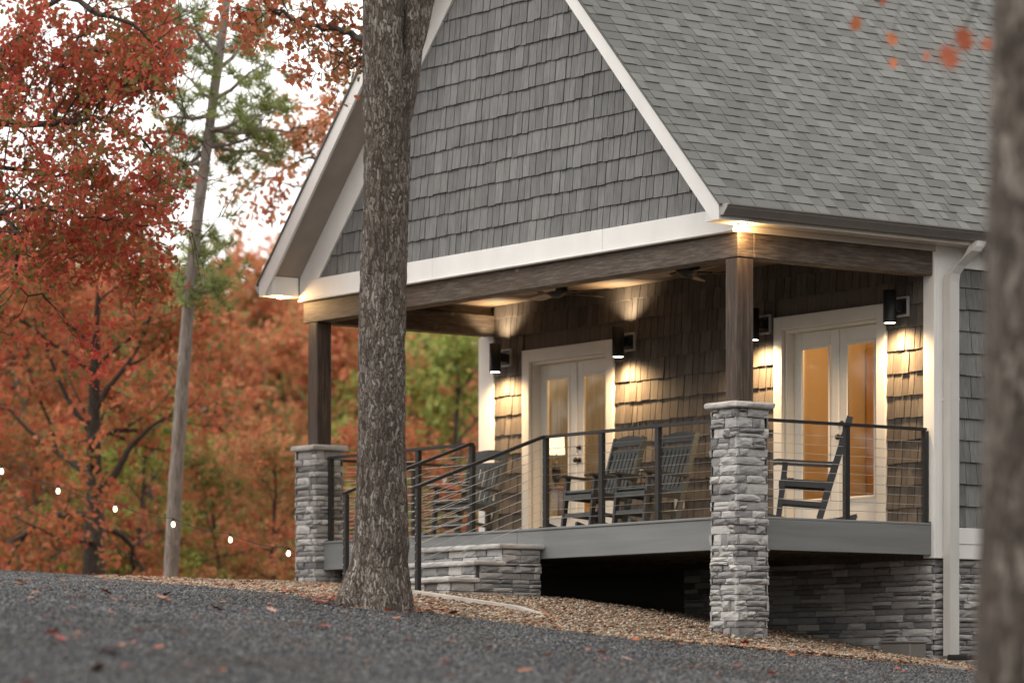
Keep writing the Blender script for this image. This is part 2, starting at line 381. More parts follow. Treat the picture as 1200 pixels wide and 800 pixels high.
def gzf(x, y): return float(gz(x, y))
def hit(u, v):
    R = ray(u, v); ts = np.arange(8, 60, .02); P = CAM + ts[:,None]*R; z = gz(P[:,0], P[:,1])
    k = int(np.argmax(P[:,2] < z)); return P[k]

# ------------------------------------------------------------------ ground
def ground_mat():
    m, t, b, o = newmat('gravel_drive_ground'); b.inputs['Roughness'].default_value = .95; b.inputs['Specular IOR Level'].default_value = .15
    v = pos_noise(t, (42,42,42), typ='voronoi'); l = pos_noise(t, (.6,.6,.6), 4); g = pos_noise(t, (90,90,90), 3)
    c = ramp(t, v.outputs['Color'], [(.1,(.032,.031,.031)), (.6,(.064,.063,.063)), (.95,(.108,.106,.105))])
    c = vary(t, c, g, .3); c = vary(t, c, l, .25)
    # leaf-strewn earth under the wood behind the house: world position along the view from the drive
    pos = nd(t, 'ShaderNodeNewGeometry').outputs['Position']; dt = nd(t, 'ShaderNodeVectorMath', operation='DOT_PRODUCT')
    t.links.new(pos, dt.inputs[0]); dt.inputs[1].default_value = tuple(FW)
    mr = nd(t, 'ShaderNodeMapRange'); mr.inputs[1].default_value = 6.0; mr.inputs[2].default_value = 9.0; t.links.new(dt.outputs['Value'], mr.inputs[0])
    lit = ramp(t, pos_noise(t, (9,9,9), 5), [(.35,(.08,.045,.022)), (.5,(.17,.085,.04)), (.65,(.25,.11,.05))])
    c = mix(t, c, lit, mr.outputs[0]); t.links.new(c, b.inputs['Base Color']); bump(t, b, v.outputs['Distance'], .8, .02); return m
MAT['ground'] = ground_mat()
def gravel_mat():
    m, t, b, o = newmat('gravel_stone'); b.inputs['Roughness'].default_value = .85; b.inputs['Specular IOR Level'].default_value = .2
    c = ramp(t, rnd01(t), [(0,(.035,.035,.037)), (.4,(.072,.073,.077)), (.75,(.115,.116,.12)), (.9,(.165,.164,.166)), (.97,(.15,.12,.095)), (1,(.27,.26,.25))])
    c = vary(t, c, pos_noise(t, (.55,.55,.55), 4), .45); c = mix(t, c, (.085,.066,.05), ramp(t, pos_noise(t, (.8,.8,.8), 5, .65), [(.52,(0,0,0)), (.68,(.5,.5,.5))]))
    t.links.new(c, b.inputs['Base Color']); return m
MAT['gravel'] = gravel_mat()
MAT['pebble'] = None
def pebble_mat():
    m, t, b, o = newmat('tan_pebble'); b.inputs['Roughness'].default_value = .85
    c = ramp(t, rnd01(t), [(0,(.07,.05,.035)), (.25,(.20,.145,.10)), (.5,(.33,.255,.185)), (.72,(.50,.42,.335)), (.78,(.33,.185,.10)), (.9,(.25,.13,.07)), (1,(.12,.07,.042))])
    t.links.new(c, b.inputs['Base Color']); return m
MAT['pebble'] = pebble_mat()
MAT['bedbase'] = M('tan_gravel_bed', (.26,.205,.15), (.14,.105,.075), .95, (30,30,30), bs=(60,60,60), bstr=.8, bd=.015)

def axis_coords(a, b, fine, far):
    c = list(np.arange(a, b+1e-6, fine)); s = fine; x = b
    while x < far: s *= 1.22; x += s; c.append(x)
    s = fine; x = a; l = []
    while x > -far: s *= 1.22; x -= s; l.append(x)
    return np.array(l[::-1]+c)
gx = axis_coords(-12, 14, .25, 900); gy = axis_coords(-15, 6, .25, 900)
GX, GY = np.meshgrid(gx, gy); GZ = gz(GX, GY)
nx, ny = len(gx), len(gy); ii, jj = np.meshgrid(np.arange(nx-1), np.arange(ny-1)); q0 = (jj*nx+ii).ravel()
gm = big_mesh('ground', np.c_[GX.ravel(), GY.ravel(), GZ.ravel()], np.c_[q0, q0+1, q0+nx+1, q0+nx], True)
tag(link('ground', gm, MAT['ground']), 'sloping dark gravel drive running up to the house', kind='structure')

# tan stone bed between the drive and the porch: border points read off the photo, laid on the terrain
bpx = [(150,680.5),(215,684),(290,690),(360,698),(420,708),(480,717),(560,725),(640,737),(700,745),(780,752),(860,758.5),(985,770),(1080,779),(1135,786)]
BORD = [hit(u, v) for u, v in bpx]
BORD[0] = np.array([-9.5,-1.4,0]); BORD[1] = np.array([-7.6,-2.6,0]); BORD[2] = np.array([-5.4,-3.2,0]); BORD[3] = np.array([-3.0,-3.7,0])
def resample(P, n):
    P = np.array([p[:2] for p in P]); s = np.r_[0, np.cumsum(np.hypot(*np.diff(P, axis=0).T))]; t_ = np.linspace(0, s[-1], n)
    Q = np.c_[np.interp(t_, s, P[:,0]), np.interp(t_, s, P[:,1])]
    for _ in range(6): Q[1:-1] = .25*Q[:-2]+.5*Q[1:-1]+.25*Q[2:]
    return Q
BQ = resample(BORD, 90); INN = resample([(-9.3,2.8),(-7.4,2.7),(-3.7,2.6),(-.05,2.6),(.0,3.2),(.05,5.0)], 90)
NV = 24; ks = np.linspace(0, 1, NV)
PB = BQ[:,None,:]*(1-ks)[None,:,None] + INN[:,None,:]*ks[None,:,None]
zb = gz(PB[...,0], PB[...,1]) + .012 + .012*np.array([[mn.noise(Vector((p[0]*2, p[1]*2, 0))) for p in row] for row in PB])
zb[:,0] -= .02
q0 = (np.arange(89)[:,None]*NV + np.arange(NV-1)[None]).ravel()
bm_ = big_mesh('stone_bed', np.c_[PB.reshape(-1,2), zb.ravel()], np.c_[q0, q0+NV, q0+NV+1, q0+1], True)
tag(link('stone_bed', bm_, MAT['bedbase']), 'tan pebble and bark bed in front of the porch', kind='structure')

OCT = np.array([(1,0,0),(-1,0,0),(0,1,0),(0,-1,0),(0,0,1),(0,0,-1)], float)
OCF = np.array([(0,2,4),(2,1,4),(1,3,4),(3,0,4),(2,0,5),(1,2,5),(3,1,5),(0,3,5)])
def scatter_stones(name, X, Y, Z, size, mat, label, flat=.6, sink=.25):
    n = len(X); V = OCT[None]*(1+.35*RNG.uniform(-1,1,(n,6,1))) + .25*RNG.uniform(-1,1,(n,6,3))
    V[:,:,2] *= flat; a = RNG.uniform(0, 6.28, n); ca, sa = np.cos(a)[:,None], np.sin(a)[:,None]
    el = RNG.uniform(.65, 1.3, n)[:,None]
    x = V[:,:,0]*el; y = V[:,:,1]/el
    P = np.stack([ca*x-sa*y, sa*x+ca*y, V[:,:,2]], -1)*size[:,None,None]
    P[:,:,0] += X[:,None]; P[:,:,1] += Y[:,None]; P[:,:,2] += (Z+size*flat*(1-2*sink))[:,None]
    Fc = (OCF[None] + 6*np.arange(n)[:,None,None]).reshape(-1,3)
    return tag(link(name, big_mesh(name, P.reshape(-1,3), Fc), mat), label, kind='stuff')
# loose gravel over the part of the drive in view, denser where it lies nearest
def drive_side(x, y):
    """signed distance-ish: positive on the drive side of the bed border"""
    d = np.hypot(x[:,None]-BQ[None,:,0], y[:,None]-BQ[None,:,1]); k = np.clip(d.argmin(1), 1, 88)
    tx = BQ[k+1 if False else np.minimum(k+1,89),0]-BQ[k-1,0]; ty = BQ[np.minimum(k+1,89),1]-BQ[k-1,1]
    return -(tx*(y-BQ[k,1]) - ty*(x-BQ[k,0]))/np.hypot(tx, ty)
N = 220000
tt = np.sqrt(RNG.uniform(17.5**2, 42.0**2, N)); uu = RNG.uniform(-40, 1230, N)
GXY = CAM[None,:2] + tt[:,None]*(FW[None,:2] + RT[None,:2]*((uu-600)/F_PX)[:,None])
sdv = drive_side(GXY[:,0], GXY[:,1]); k = (sdv > -.05 + .12*RNG.normal(size=N)) & ~((GXY[:,0] > -8) & (GXY[:,0] < .05) & (GXY[:,1] > 0))
GXY = GXY[k]; n = len(GXY)
scatter_stones('gravel', GXY[:,0], GXY[:,1], gz(GXY[:,0], GXY[:,1]), RNG.uniform(.006, .015, n)*np.where(RNG.random(n) < .06, 1.5, 1), MAT['gravel'], 'loose dark grey gravel covering the drive', .62)
N = 60000
a_ = RNG.uniform(0, 89, N); b_ = np.where(RNG.random(N) < .8, RNG.uniform(0, .75, N)**1.2, RNG.uniform(0, 1, N)); i0 = a_.astype(int); fr = (a_-i0)[:,None]
def bilin(A, i0, fr, b):
    bi = np.clip(b*(NV-1), 0, NV-1.001); j = bi.astype(int); g = (bi-j)[:,None]
    if A.ndim == 2: A = A[...,None]
    return (A[i0,j]*(1-fr)*(1-g)+A[i0+1,j]*fr*(1-g)+A[i0,j+1]*(1-fr)*g+A[i0+1,j+1]*fr*g)
PP = bilin(PB, i0, fr, b_); ZZ = bilin(zb, i0, fr, b_)[:,0]
PP += RNG.normal(0, .05, PP.shape)
scatter_stones('pebbles', PP[:,0], PP[:,1], ZZ, RNG.uniform(.009, .021, N), MAT['pebble'], 'tan pebbles and bark chips filling the bed by the porch', .6)

# fallen leaves
def leaf_outline(s, lobes=True):
    if not lobes: return [(0,-.5),(.28,-.15),(.26,.15),(0,.5),(-.26,.15),(-.28,-.15)]
    return [(0,-.55),(.09,-.3),(.34,-.34),(.18,-.06),(.46,.06),(.19,.16),(.26,.42),(.07,.30),(0,.58),(-.07,.30),(-.26,.42),(-.19,.16),(-.46,.06),(-.18,-.06),(-.34,-.34),(-.09,-.3)]
LO = np.array(leaf_outline(1)); LV = np.c_[LO, .10*np.abs(LO[:,0])+.06*LO[:,1]**2]
def scatter_leaves(name, X, Y, Z, size, mat, label):
    n = len(X); m = len(LV); V = np.repeat(LV[None], n, 0)*size[:,None,None]
    V[:,:,2] += RNG.uniform(-.25,.45,n)[:,None]*V[:,:,0]
    a = RNG.uniform(0, 6.28, n); ca, sa = np.cos(a)[:,None], np.sin(a)[:,None]
    P = np.stack([ca*V[:,:,0]-sa*V[:,:,1]+X[:,None], sa*V[:,:,0]+ca*V[:,:,1]+Y[:,None], V[:,:,2]+Z[:,None]], -1)
    return tag(link(name, big_mesh(name, P.reshape(-1,3), np.arange(n*m).reshape(n,m)), mat), label, kind='stuff')
N = 1100; tt = np.sqrt(RNG.uniform(18**2, 34**2, N)); uu = RNG.uniform(-20, 1150, N)
GXY = CAM[None,:2] + tt[:,None]*(FW[None,:2] + RT[None,:2]*((uu-600)/F_PX)[:,None]); k = ~((GXY[:,0] > -8) & (GXY[:,0] < .1) & (GXY[:,1] > -.1)); GXY = GXY[k]
cl_ = np.array([mn.noise(Vector((x*.7, y*.7, 4))) for x, y in GXY]); GXY = GXY[(cl_+.35*RNG.normal(size=len(cl_)) > .12)]
j_ = RNG.integers(0, 89, 900); q_ = BQ[j_]*(1-RNG.beta(1,3,900))[:,None]*1.0; f_ = RNG.beta(1,3,900)[:,None]; q_ = BQ[j_]*(1-f_)+INN[j_]*f_+RNG.normal(0, .22, (900,2)); q_ = q_[~((q_[:,0] > -4.6) & (q_[:,0] < -3) & (q_[:,1] > -1.2))]+np.array([[.05,-.05]]); tb_ = hit(440, 712)[:2]; GXY = np.r_[GXY, q_, tb_+RNG.normal(0, .38, (130,2))]
scatter_leaves('fallen_leaves', GXY[:,0], GXY[:,1], gz(GXY[:,0], GXY[:,1])+.028, RNG.uniform(.03,.085,len(GXY))*np.where(RNG.random(len(GXY)) < .2, 1.3, 1), MAT['litter'], 'scattered small rust and red leaves over gravel and pebble bed')
lm = MB(); lm.v = [tuple(v) for v in LV]; lm.f = [tuple(range(len(LV)))]; leafmesh = lm.mesh('fallen_leaf')
LEAFM = {c: M('leaf_'+c, a, tuple(x*.7 for x in a), .6, 40) for c, a in (('scarlet',(.42,.035,.03)), ('orange',(.48,.14,.05)), ('brown',(.28,.14,.08)), ('pale',(.42,.25,.19)))}
for u, v, s, c in ((189,703,.14,'brown'),(600,482+0,0,''),(195,700,.10,'scarlet'),(125,697,.11,'orange'),(532,721,.13,'orange'),(697,770,.10,'scarlet'),(735,776,.11,'pale'),(940,761,.13,'orange'),(872,757,.10,'scarlet'),(92,693,.12,'orange'),(127,770,.14,'pale'),(133,766,.12,'pale'),(115,788,.13,'brown'),(380,737,.11,'scarlet'),(372,738,.12,'orange'),(70,752,.11,'scarlet'),(615,790,.11,'orange'),(525,780,.12,'scarlet'),(318,718,.11,'pale'),(255,717,.12,'scarlet')):
    if not s: continue
    p = hit(u, v)
    o = link('fallen_leaf', leafmesh, LEAFM[c], None, (p[0], p[1], p[2]+.03), (random.uniform(-.5,.5), random.uniform(-.4,.6), random.uniform(0,6.3)), (s*1.15, s*1.15, s*1.4), objmat=True)
    tag(o, {'scarlet':'bright scarlet lobed leaf lying on the dark gravel','orange':'orange lobed leaf lying loose on stones','brown':'curled brown lobed leaf lying on the dark gravel','pale':'faded pinkish tan lobed leaf lying on dark gravel'}[c], 'leaf', c+' leaves fallen on the ground')

# concrete edging between bed and drive
ep = [hit(u, v) for u, v in ((484,697.5),(520,703),(560,709),(600,715),(645,723),(700,733),(780,745),(865,755.5),(930,762),(985,768),(1060,776.5),(1130,785.5))]
EQ = resample(ep, 80); mb = MB(); n0 = 0
for i, (x, y) in enumerate(EQ):
    tn = EQ[min(i+1,79)]-EQ[max(i-1,0)]; tn = tn/np.hypot(*tn); nn = np.array([-tn[1], tn[0]])
    s_ = i/79; wd = .05 if s_ < .36 else .022; z = gzf(x, y); top = z + (.052 if s_ < .27 else (.052-.07*min(1,(s_-.27)/.1) if s_ < .6 else -.018+.052*min(1,(s_-.6)/.08)))
    for q, zz in ((-wd, z-.1), (-wd, top), (wd, top), (wd, z-.1)): mb.v.append((x+nn[0]*q, y+nn[1]*q, zz))
    if i:
        a = 4*(i-1)
        for k in range(4): mb.f.append((a+k, a+(k+1)%4, a+4+(k+1)%4, a+4+k))
mb.f += [(3,2,1,0), (316,317,318,319)]
tag(mb.build('edging_strip', MAT['concrete']), 'narrow pale concrete edging between pebble bed and gravel drive', 'edging')

# ------------------------------------------------------------------ house
HB = Vector((-W/2, 5.0, -1.3))
house = thing('house', 'grey shingled gable house with covered porch and stone foundation', 'house', HB)
def hp(name, mb, mat, parent=None, smooth=False, kind=None):
    """part of the house given in world coordinates"""
    o = mb.build(name, mat, parent or house, smooth)
    if (parent or house) is house: o.matrix_parent_inverse = Matrix.Translation(-HB)
    if kind: o['kind'] = kind
    return o
PITCH = 1.05; XC = -W/2; EAVE = 3.957; ZE = 2.875; YB = 9.0; OV = .43
def ztop(x): return ZE + (EAVE-abs(x-XC))*PITCH
SL = math.hypot(1, PITCH); ZR = ztop(XC)
# walls
mb = MB(); t0, t1 = DP, DP+.15
D1 = (-6.60, -5.19); D2 = (-2.245, -.813); DH = 2.07
for x0, x1 in ((-W+.02, D1[0]), (D1[1], D2[0]), (D2[1], -.03)): mb.box(x0, x1, t0, t1, -.35, 2.76)
for x0, x1 in (D1, D2): mb.box(x0, x1, t0, t1, DH, 2.76); mb.box(x0, x1, t0, t1, -.35, .0)
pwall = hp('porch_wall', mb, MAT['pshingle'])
mb = MB().box(-.15, -.03, t1, YB, -.35, 2.70); swall = hp('side_wall', mb, MAT['wshingle'])
hp('far_side_wall', MB().box(-W+.02, -W+.15, t1, YB, -.35, 2.70), MAT['wshingle']); hp('rear_wall', MB().box(-W+.16, -.16, YB-.15, YB, -.35, 2.70), MAT['wshingle'])
# interior shell
hp('room_floor', MB().box(-W+.16, -.16, t1+.002, YB-.16, -.12, -.02), MAT['roomfloor'])
hp('room_ceiling', MB().box(-W+.16, -.16, t1+.002, YB-.16, 2.5, 2.55), MAT['room'])
mb = MB().box(-3.5, -3.4, t1+.005, YB-.17, 0, 2.49).box(-W+.17, -3.51, 5.6, 5.7, 0, 2.49).box(-3.39, -.17, 4.7, 4.8, 0, 2.49)
hp('room_partition', mb, MAT['room'])
mb = MB()
for x0 in (-3.35, -2.45, -1.55):                                 # panelled closet doors facing the entry
    mb.box(x0, x0+.86, 4.655, 4.699, .02, 2.1)
    for z0, z1 in ((.15,.9), (1.02,1.95)):
        for xa in (x0+.1, x0+.48): mb.box(xa, xa+.28, 4.635, 4.654, z0, z1)
hp('closet_door', mb, MAT['roomdoor'])
# gable triangle
mb = MB(); gzb = 2.66
zin = lambda x: ztop(x)-.20
mb.prism([(-W,.0,gzb),(0,.0,gzb),(0,.0,zin(0)),(XC,.0,zin(XC)),(-W,.0,zin(-W))], (0,.12,0)); gable = hp('gable_wall', mb, MAT['wshingle'])
# shingle meshes: a wedge thick at the butt
wd_ = MB(); wd_.v = [(-.5,0,0),(.5,0,0),(.5,0,1),(-.5,0,1),(-.5,-1,0),(.5,-1,0),(.5,-.25,1),(-.5,-.25,1)]
wd_.f = [(4,5,6,7),(0,4,7,3),(5,1,2,6),(0,1,5,4),(7,6,2,3)]
wedge = wd_.mesh('shingle'); wedge.materials.append(None)
def shingles(parent, name, mat, items, plane, limit=300, key=None):
    """items: (along, z, width, height, thick). plane: f(along)->(x,y), rotation"""
    items.sort(key=key); f, rz = plane
    for a, z, wdt, h, th in items[:limit]:
        x, y = f(a); o = link(name, wedge, mat, parent, (x, y, z), (0,0,rz), (wdt, th, h), objmat=True)
    rest = items[limit:]
    if rest:
        mb = MB(); c, s = math.cos(rz), math.sin(rz)
        for a, z, wdt, h, th in rest:
            x, y = f(a); n = len(mb.v)
            for vx, vy, vz in wd_.v: mb.v.append((x+c*vx*wdt-s*vy*th, y+s*vx*wdt+c*vy*th, z+vz*h))
            mb.f += [tuple(n+i for i in q) for q in wd_.f]
        o = mb.build(name+'_field', mat, parent); o['kind'] = 'stuff'
def runs(a0, a1, lo=.075, hi=.15):
    x = a0; r = []
    while x < a1-.04:
        wdt = min(random.uniform(lo, hi), a1-x)
        if a1-(x+wdt) < .05: wdt = a1-x
        r.append((x+wdt/2, wdt)); x += wdt
    return r
RH = .223
# children of parts are placed in world coordinates: the part itself sits at the house origin
for o in (pwall, swall, gable): o['plain'] = 1; del o['plain']
its = []; k = 0; z = 2.885
def rakeline(z): return EAVE-(z+.63-ZE)/PITCH      # half width inside the rake board at height z
while z < ZR-.75:
    hw = rakeline(z)
    if hw > .05:
        off = random.uniform(-.1, 0)
        for a, wdt in runs(XC-hw-.02+off, XC+hw+.10): 
            its.append((a, z+random.uniform(-.006,.006), wdt-.009, RH+.05, random.uniform(.026,.036)))
    z += RH
inframe = lambda i: 0 if (5.9 > i[1] and i[0] > -7.2) else 1
def seen_gable(i):
    p = np.array([i[0],0,i[1]+.1])-CAM; zd = p@FW; u = 600+F_PX*(p@RT)/zd; v = HOR-F_PX*p[2]/zd
    return (v < 0 or 418 < u < 474, zd)
shingles(gable, 'gable_shingle', MAT['wshingle'], its, (lambda a: (a,-.001), 0), 300, seen_gable)
its = []; z = -.02-RH*0
rows = [(-.06+RH*k) for k in range(13)]
for z in rows:
    off = random.uniform(-.1, 0)
    segs = [(-W+.16, -.14)] if z > 2.19 else ([(-W+.16, -6.735), (-5.058, -2.38), (-.678, -.14)])
    for s0, s1 in segs:
        for a, wdt in runs(s0, s1): its.append((a, z+random.uniform(-.006,.006), wdt-.009, RH+.05 if z < 2.5 else .24, random.uniform(.026,.036)))
def seen_porch(i):
    p = np.array([i[0],DP,i[1]+.1])-CAM; zd = p@FW; u = 600+F_PX*(p@RT)/zd; v = HOR-F_PX*p[2]/zd
    vb = 300.5-.156*(u-865) if u < 865 else 300.5+.094*(u-865); vd = 604.5-.0647*(u-830) if u < 865 else 603+.055*(u-865)
    return (not (vb-8 < v < vd), zd)
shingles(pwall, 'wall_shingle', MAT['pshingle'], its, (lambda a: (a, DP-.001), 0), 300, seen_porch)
its = []
for k in range(12):
    z = -.035+.215*k
    for a, wdt in runs(2.79+random.uniform(-.02,0), 8.8, .14, .24): its.append((a, z+random.uniform(-.005,.005), wdt-.006, .265, random.uniform(.026,.036)))
shingles(swall, 'side_shingle', MAT['wshingle'], its, (lambda a: (-.029, a), math.pi/2), 90, key=lambda i: i[0])

# frieze, rake boards, soffits, eaves
for x0, x1 in ((-W, -4.902), (-4.898, -2.002), (-1.998, .0)): hp('frieze_board', MB().bbox(x0, x1, -.052, -.001, 2.682, 2.885, .004), MAT['white'])
hp('frieze_moulding', MB().bbox(-W-.01, .015, -.07, -.0015, 2.653, 2.680, .008), MAT['white'])
for sg, nm in ((-1,'rake_frieze'), (1,'rake_frieze')):
    xe = XC+sg*(EAVE-.235); mb = MB()
    pts = [(xe, -.046, ztop(xe)-.205), (XC+sg*.0, -.046, ZR-.205), (XC+sg*.0, -.046, ZR-.63), (XC+sg*(rakeline(2.887)), -.046, 2.887), (xe, -.046, 2.887)]
    if sg < 0: pts = pts[::-1]
    hp(nm, mb.prism(pts, (0,.044,0)), MAT['white'])
for sg in (-1, 1):                                               # barge boards with plumb-cut feet
    xe = XC+sg*EAVE; pts = [(xe,-OV,ZE-.165), (xe,-OV,ZE-.004), (XC,-OV,ZR-.004), (XC,-OV,ZR-.20), (xe-sg*.10,-OV,ZE-.165)]
    if sg > 0: pts = pts[::-1]
    hp('barge_board', MB().prism(pts, (0,.03,0)), MAT['white'])
    pts = [(XC+sg*(EAVE-.24), -OV+.031, ztop(XC+sg*(EAVE-.24))-.185), (XC, -OV+.031, ZR-.185), (XC, -OV+.031, ZR-.20), (XC+sg*(EAVE-.24), -OV+.031, ztop(XC+sg*(EAVE-.24))-.20)]
    hp('rake_soffit', MB().prism(pts, (0, OV-.033, 0)), MAT['soffit'])
    # boxed eave return
    a, b = sorted((XC+sg*(EAVE-.004), XC+sg*(W/2+.001)))
    xi, xo = XC+sg*(W/2+.001), XC+sg*(EAVE-.004); pts = [(xo,-OV+.031,2.712), (xi,-OV+.031,2.712), (xi,-OV+.031,ztop(xi)-.201), (xo,-OV+.031,ztop(xo)-.06)]
    if sg > 0: pts = pts[::-1]
    hp('eave_return', MB().prism(pts, (0,OV-.031-.064,0)), MAT['white'])
    hp('eave_soffit', MB().box(a+.002, b-.002, -.0635, YB, 2.714, 2.73), MAT['tan_trim'])
    xf = sorted((XC+sg*(EAVE-.03), XC+sg*(EAVE-.003))); hp('fascia_board', MB().box(xf[0], xf[1], -.063, YB, 2.7305, 2.868), MAT['tan_trim'])
hp('side_frieze', MB().box(-.04, .004, .0, DP-.002, 2.656, 2.712), MAT['tan_trim'])
hp('side_frieze', MB().box(-.029, .012, DP+.0, YB, 2.516, 2.7135), MAT['white'])
# roof slabs and shingles
mb = MB()
for sg in (-1, 1):
    xe = XC+sg*(EAVE+.03); pts = [(xe,-OV-.02,ztop(xe)+.004), (XC,-OV-.02,ZR+.004), (XC,-OV-.02,ZR-.05), (xe,-OV-.02,ztop(xe)-.012)]
    if sg > 0: pts = pts[::-1]
    mb.prism(pts, (0, YB+OV, 0))
roof = hp('roof', mb, MAT['asphalt'])
tabm = MB(); tabm.v = [(0,-.5,0),(0,.5,0),(1,.5,0),(1,-.5,0),(0,-.5,1),(0,.5,1),(1,.5,.35),(1,-.5,.35)]
tabm.f = [(4,7,6,5),(0,4,5,1),(1,5,6,2),(3,7,4,0),(2,6,7,3)]
tab = tabm.mesh('roof_shingle'); tab.materials.append(None)
ang = math.atan(PITCH); EXP = .129; tabs = []
nrow = int((EAVE+.03)*SL/EXP)
for k in range(nrow):
    s0 = k*EXP; y = -OV-.02; flip = random.random() < .5
    while y < YB-.05:
        wdt = random.choice((.09,.12,.15,.18,.22))*random.uniform(.9,1.1); wdt = min(wdt, YB-y)
        tabs.append((s0+random.uniform(-.003,.003), y+wdt/2, wdt-.002, .009 if flip else .0155)); y += wdt; flip = not flip
def tab_pos(s0): x = XC+EAVE+.03-s0/SL; return x, ztop(x)+.0045
def seen_roof(i):
    x, z = tab_pos(i[0]); p = np.array([x,i[1],z])-CAM; zd = p@FW; u = 600+F_PX*(p@RT)/zd; v = HOR-F_PX*p[2]/zd
    return (v < 0 or u > 1150, zd)
tabs.sort(key=seen_roof)
mb = MB(); n0 = 0; ex = Vector((-1/SL, 0, PITCH/SL)); en = Vector((PITCH/SL, 0, 1/SL))
for i, (s0, yc, wdt, th) in enumerate(tabs):
    x, z = tab_pos(s0); ln = EXP+.03
    if i < 300:
        o = link('roof_shingle', tab, MAT['asphalt'], roof, objmat=True)
        mm = Matrix(((ex.x*ln, 0, en.x*th, x), (0, wdt, 0, yc), (ex.z*ln, 0, en.z*th, z), (0,0,0,1))); o.matrix_basis = mm
    else:
        n = len(mb.v)
        for a, b, c in tabm.v: p = Vector((x,yc,z)) + ex*(a*ln) + Vector((0,b*wdt,0)) + en*(c*th); mb.v.append(tuple(p))
        mb.f += [tuple(n+q for q in f) for f in tabm.f]
o = mb.build('roof_shingle_field', MAT['asphalt'], roof); o['kind'] = 'stuff'
mb = MB(); mb.obox((XC-.08,YB/2-.2,ZR-.055), (.1/SL,0,.1*PITCH/SL), (0,YB/2+.24,0), (-.006,0,.006)); mb.obox((XC+.08,YB/2-.2,ZR-.055), (.1/SL,0,-.1*PITCH/SL), (0,YB/2+.24,0), (.006,0,.006)); o = mb.build('ridge_cap', MAT['asphalt'], roof)
# gutters
for sg in (-1, 1):
    xe = XC+sg*(EAVE+.001); prof = [(0,2.75),(.045,2.75),(.062,2.772),(.10,2.815),(.104,2.832),(.118,2.836),(.118,2.848),(.105,2.848),(.096,2.838),(.088,2.815),(.05,2.762),(.008,2.762),(.008,2.85),(0,2.85)]
    pts = [(xe+sg*a, -OV+.02, z) for a, z in prof]
    if sg > 0: pts = pts[::-1]
    hp('gutter', MB().prism(pts, (0, YB+OV-.04, 0)), MAT['gutter'])
    cap = [(xe+sg*a, -OV+.012, z) for a, z in prof[:8]]+[(xe,-OV+.012,2.85)]
    if sg > 0: cap = cap[::-1]
    hp('gutter_end', MB().prism(cap, (0,.0075,0)), MAT['block'])
# downspout
mb = MB(); yd = 2.665
def rect_sweep(mb, path, wx, wy):
    n0 = len(mb.v)
    for i, (x, z, tx) in enumerate(path):
        a = tx
        for q, r_ in ((-wx,-wy),(wx,-wy),(wx,wy),(-wx,wy)): mb.v.append((x+q*math.cos(a), yd+r_+(.17*max(0,(z-2.42)/.3) if z > 2.42 else 0), z+q*math.sin(a)))
        if i:
            b = n0+4*(i-1)
            for k in range(4): mb.f.append((b+k, b+(k+1)%4, b+4+(k+1)%4, b+4+k))
    mb.f.append((n0+3,n0+2,n0+1,n0)); e = len(mb.v)-4; mb.f.append((e,e+1,e+2,e+3))
rect_sweep(mb, [(.075,-1.30,0),(.075,-.6,0),(.075,2.36,0),(.085,2.43,.12),(.13,2.50,.35),(.20,2.575,.45),(.25,2.64,.22),(.265,2.70,0),(.265,2.752,0)], .048, .062)
dsp = hp('downspout', mb, MAT['down'])
for z in (-.32, 1.2):
    o = MB().box(.012, .1245, yd-.065, yd+.065, z, z+.03).build('downspout_strap', MAT['down'], dsp)
# corner boards and bands
hp('corner_board', MB().bbox(-.14, .018, DP-.035, DP-.0005, -.345, 2.652, .004), MAT['white'])
hp('corner_board', MB().bbox(-.029, .018, DP+.0, DP+.26, -.345, 2.515, .004), MAT['white'])
hp('corner_board', MB().bbox(-W-.135+.0, -W+.155, DP-.035, DP-.0005, -.345, 2.418, .004), MAT['white'])
hp('corner_board', MB().box(-W-.135, -W+.019, DP+.0, DP+.13, -.345, 2.7), MAT['white'])
hp('band_board', MB().bbox(-.029, .02, DP+.262, YB, -.20, -.04, .004), MAT['white']); hp('band_board', MB().bbox(-.029, .015, DP+.262, YB, -.345, -.203, .004), MAT['white'])
# porch beams, posts, ceiling
hp('porch_beam', MB().bbox(-W, 0, .0, .19, 2.42, 2.652, .007), MAT['timber'])
hp('porch_beam', MB().bbox(-.19, 0, .192, DP-.037, 2.42, 2.652, .007), MAT['timber']); hp('porch_beam', MB().bbox(-W, -W+.19, .192, DP-.037, 2.42, 2.652, .007), MAT['timber'])
ceil = hp('porch_ceiling', MB().box(-W+.02, -.02, .13, DP-.03, 2.775, 2.79), MAT['joist'])
for i in range(17):
    y0 = .135+i*.14; o = MB().bbox(-W+.03, -.03, y0, min(y0+.137, DP-.036), 2.76, 2.7745, .004).build('plank', MAT['plank'], ceil)
hp('beam_blocking', MB().box(-W+.05, -.05, .05, .12, 2.653, 2.77).box(-.12,-.05,.19,DP-.04,2.653,2.755).box(-W+.05,-W+.12,.19,DP-.04,2.653,2.755), MAT['timber'])
PX = [(-.1,.1), (-7.27,.1)]
for (x, y) in PX: hp('porch_post', MB().bbox(x-.095, x+.095, y-.097, y+.1, 1.06, 2.4195, .012), MAT['post'])
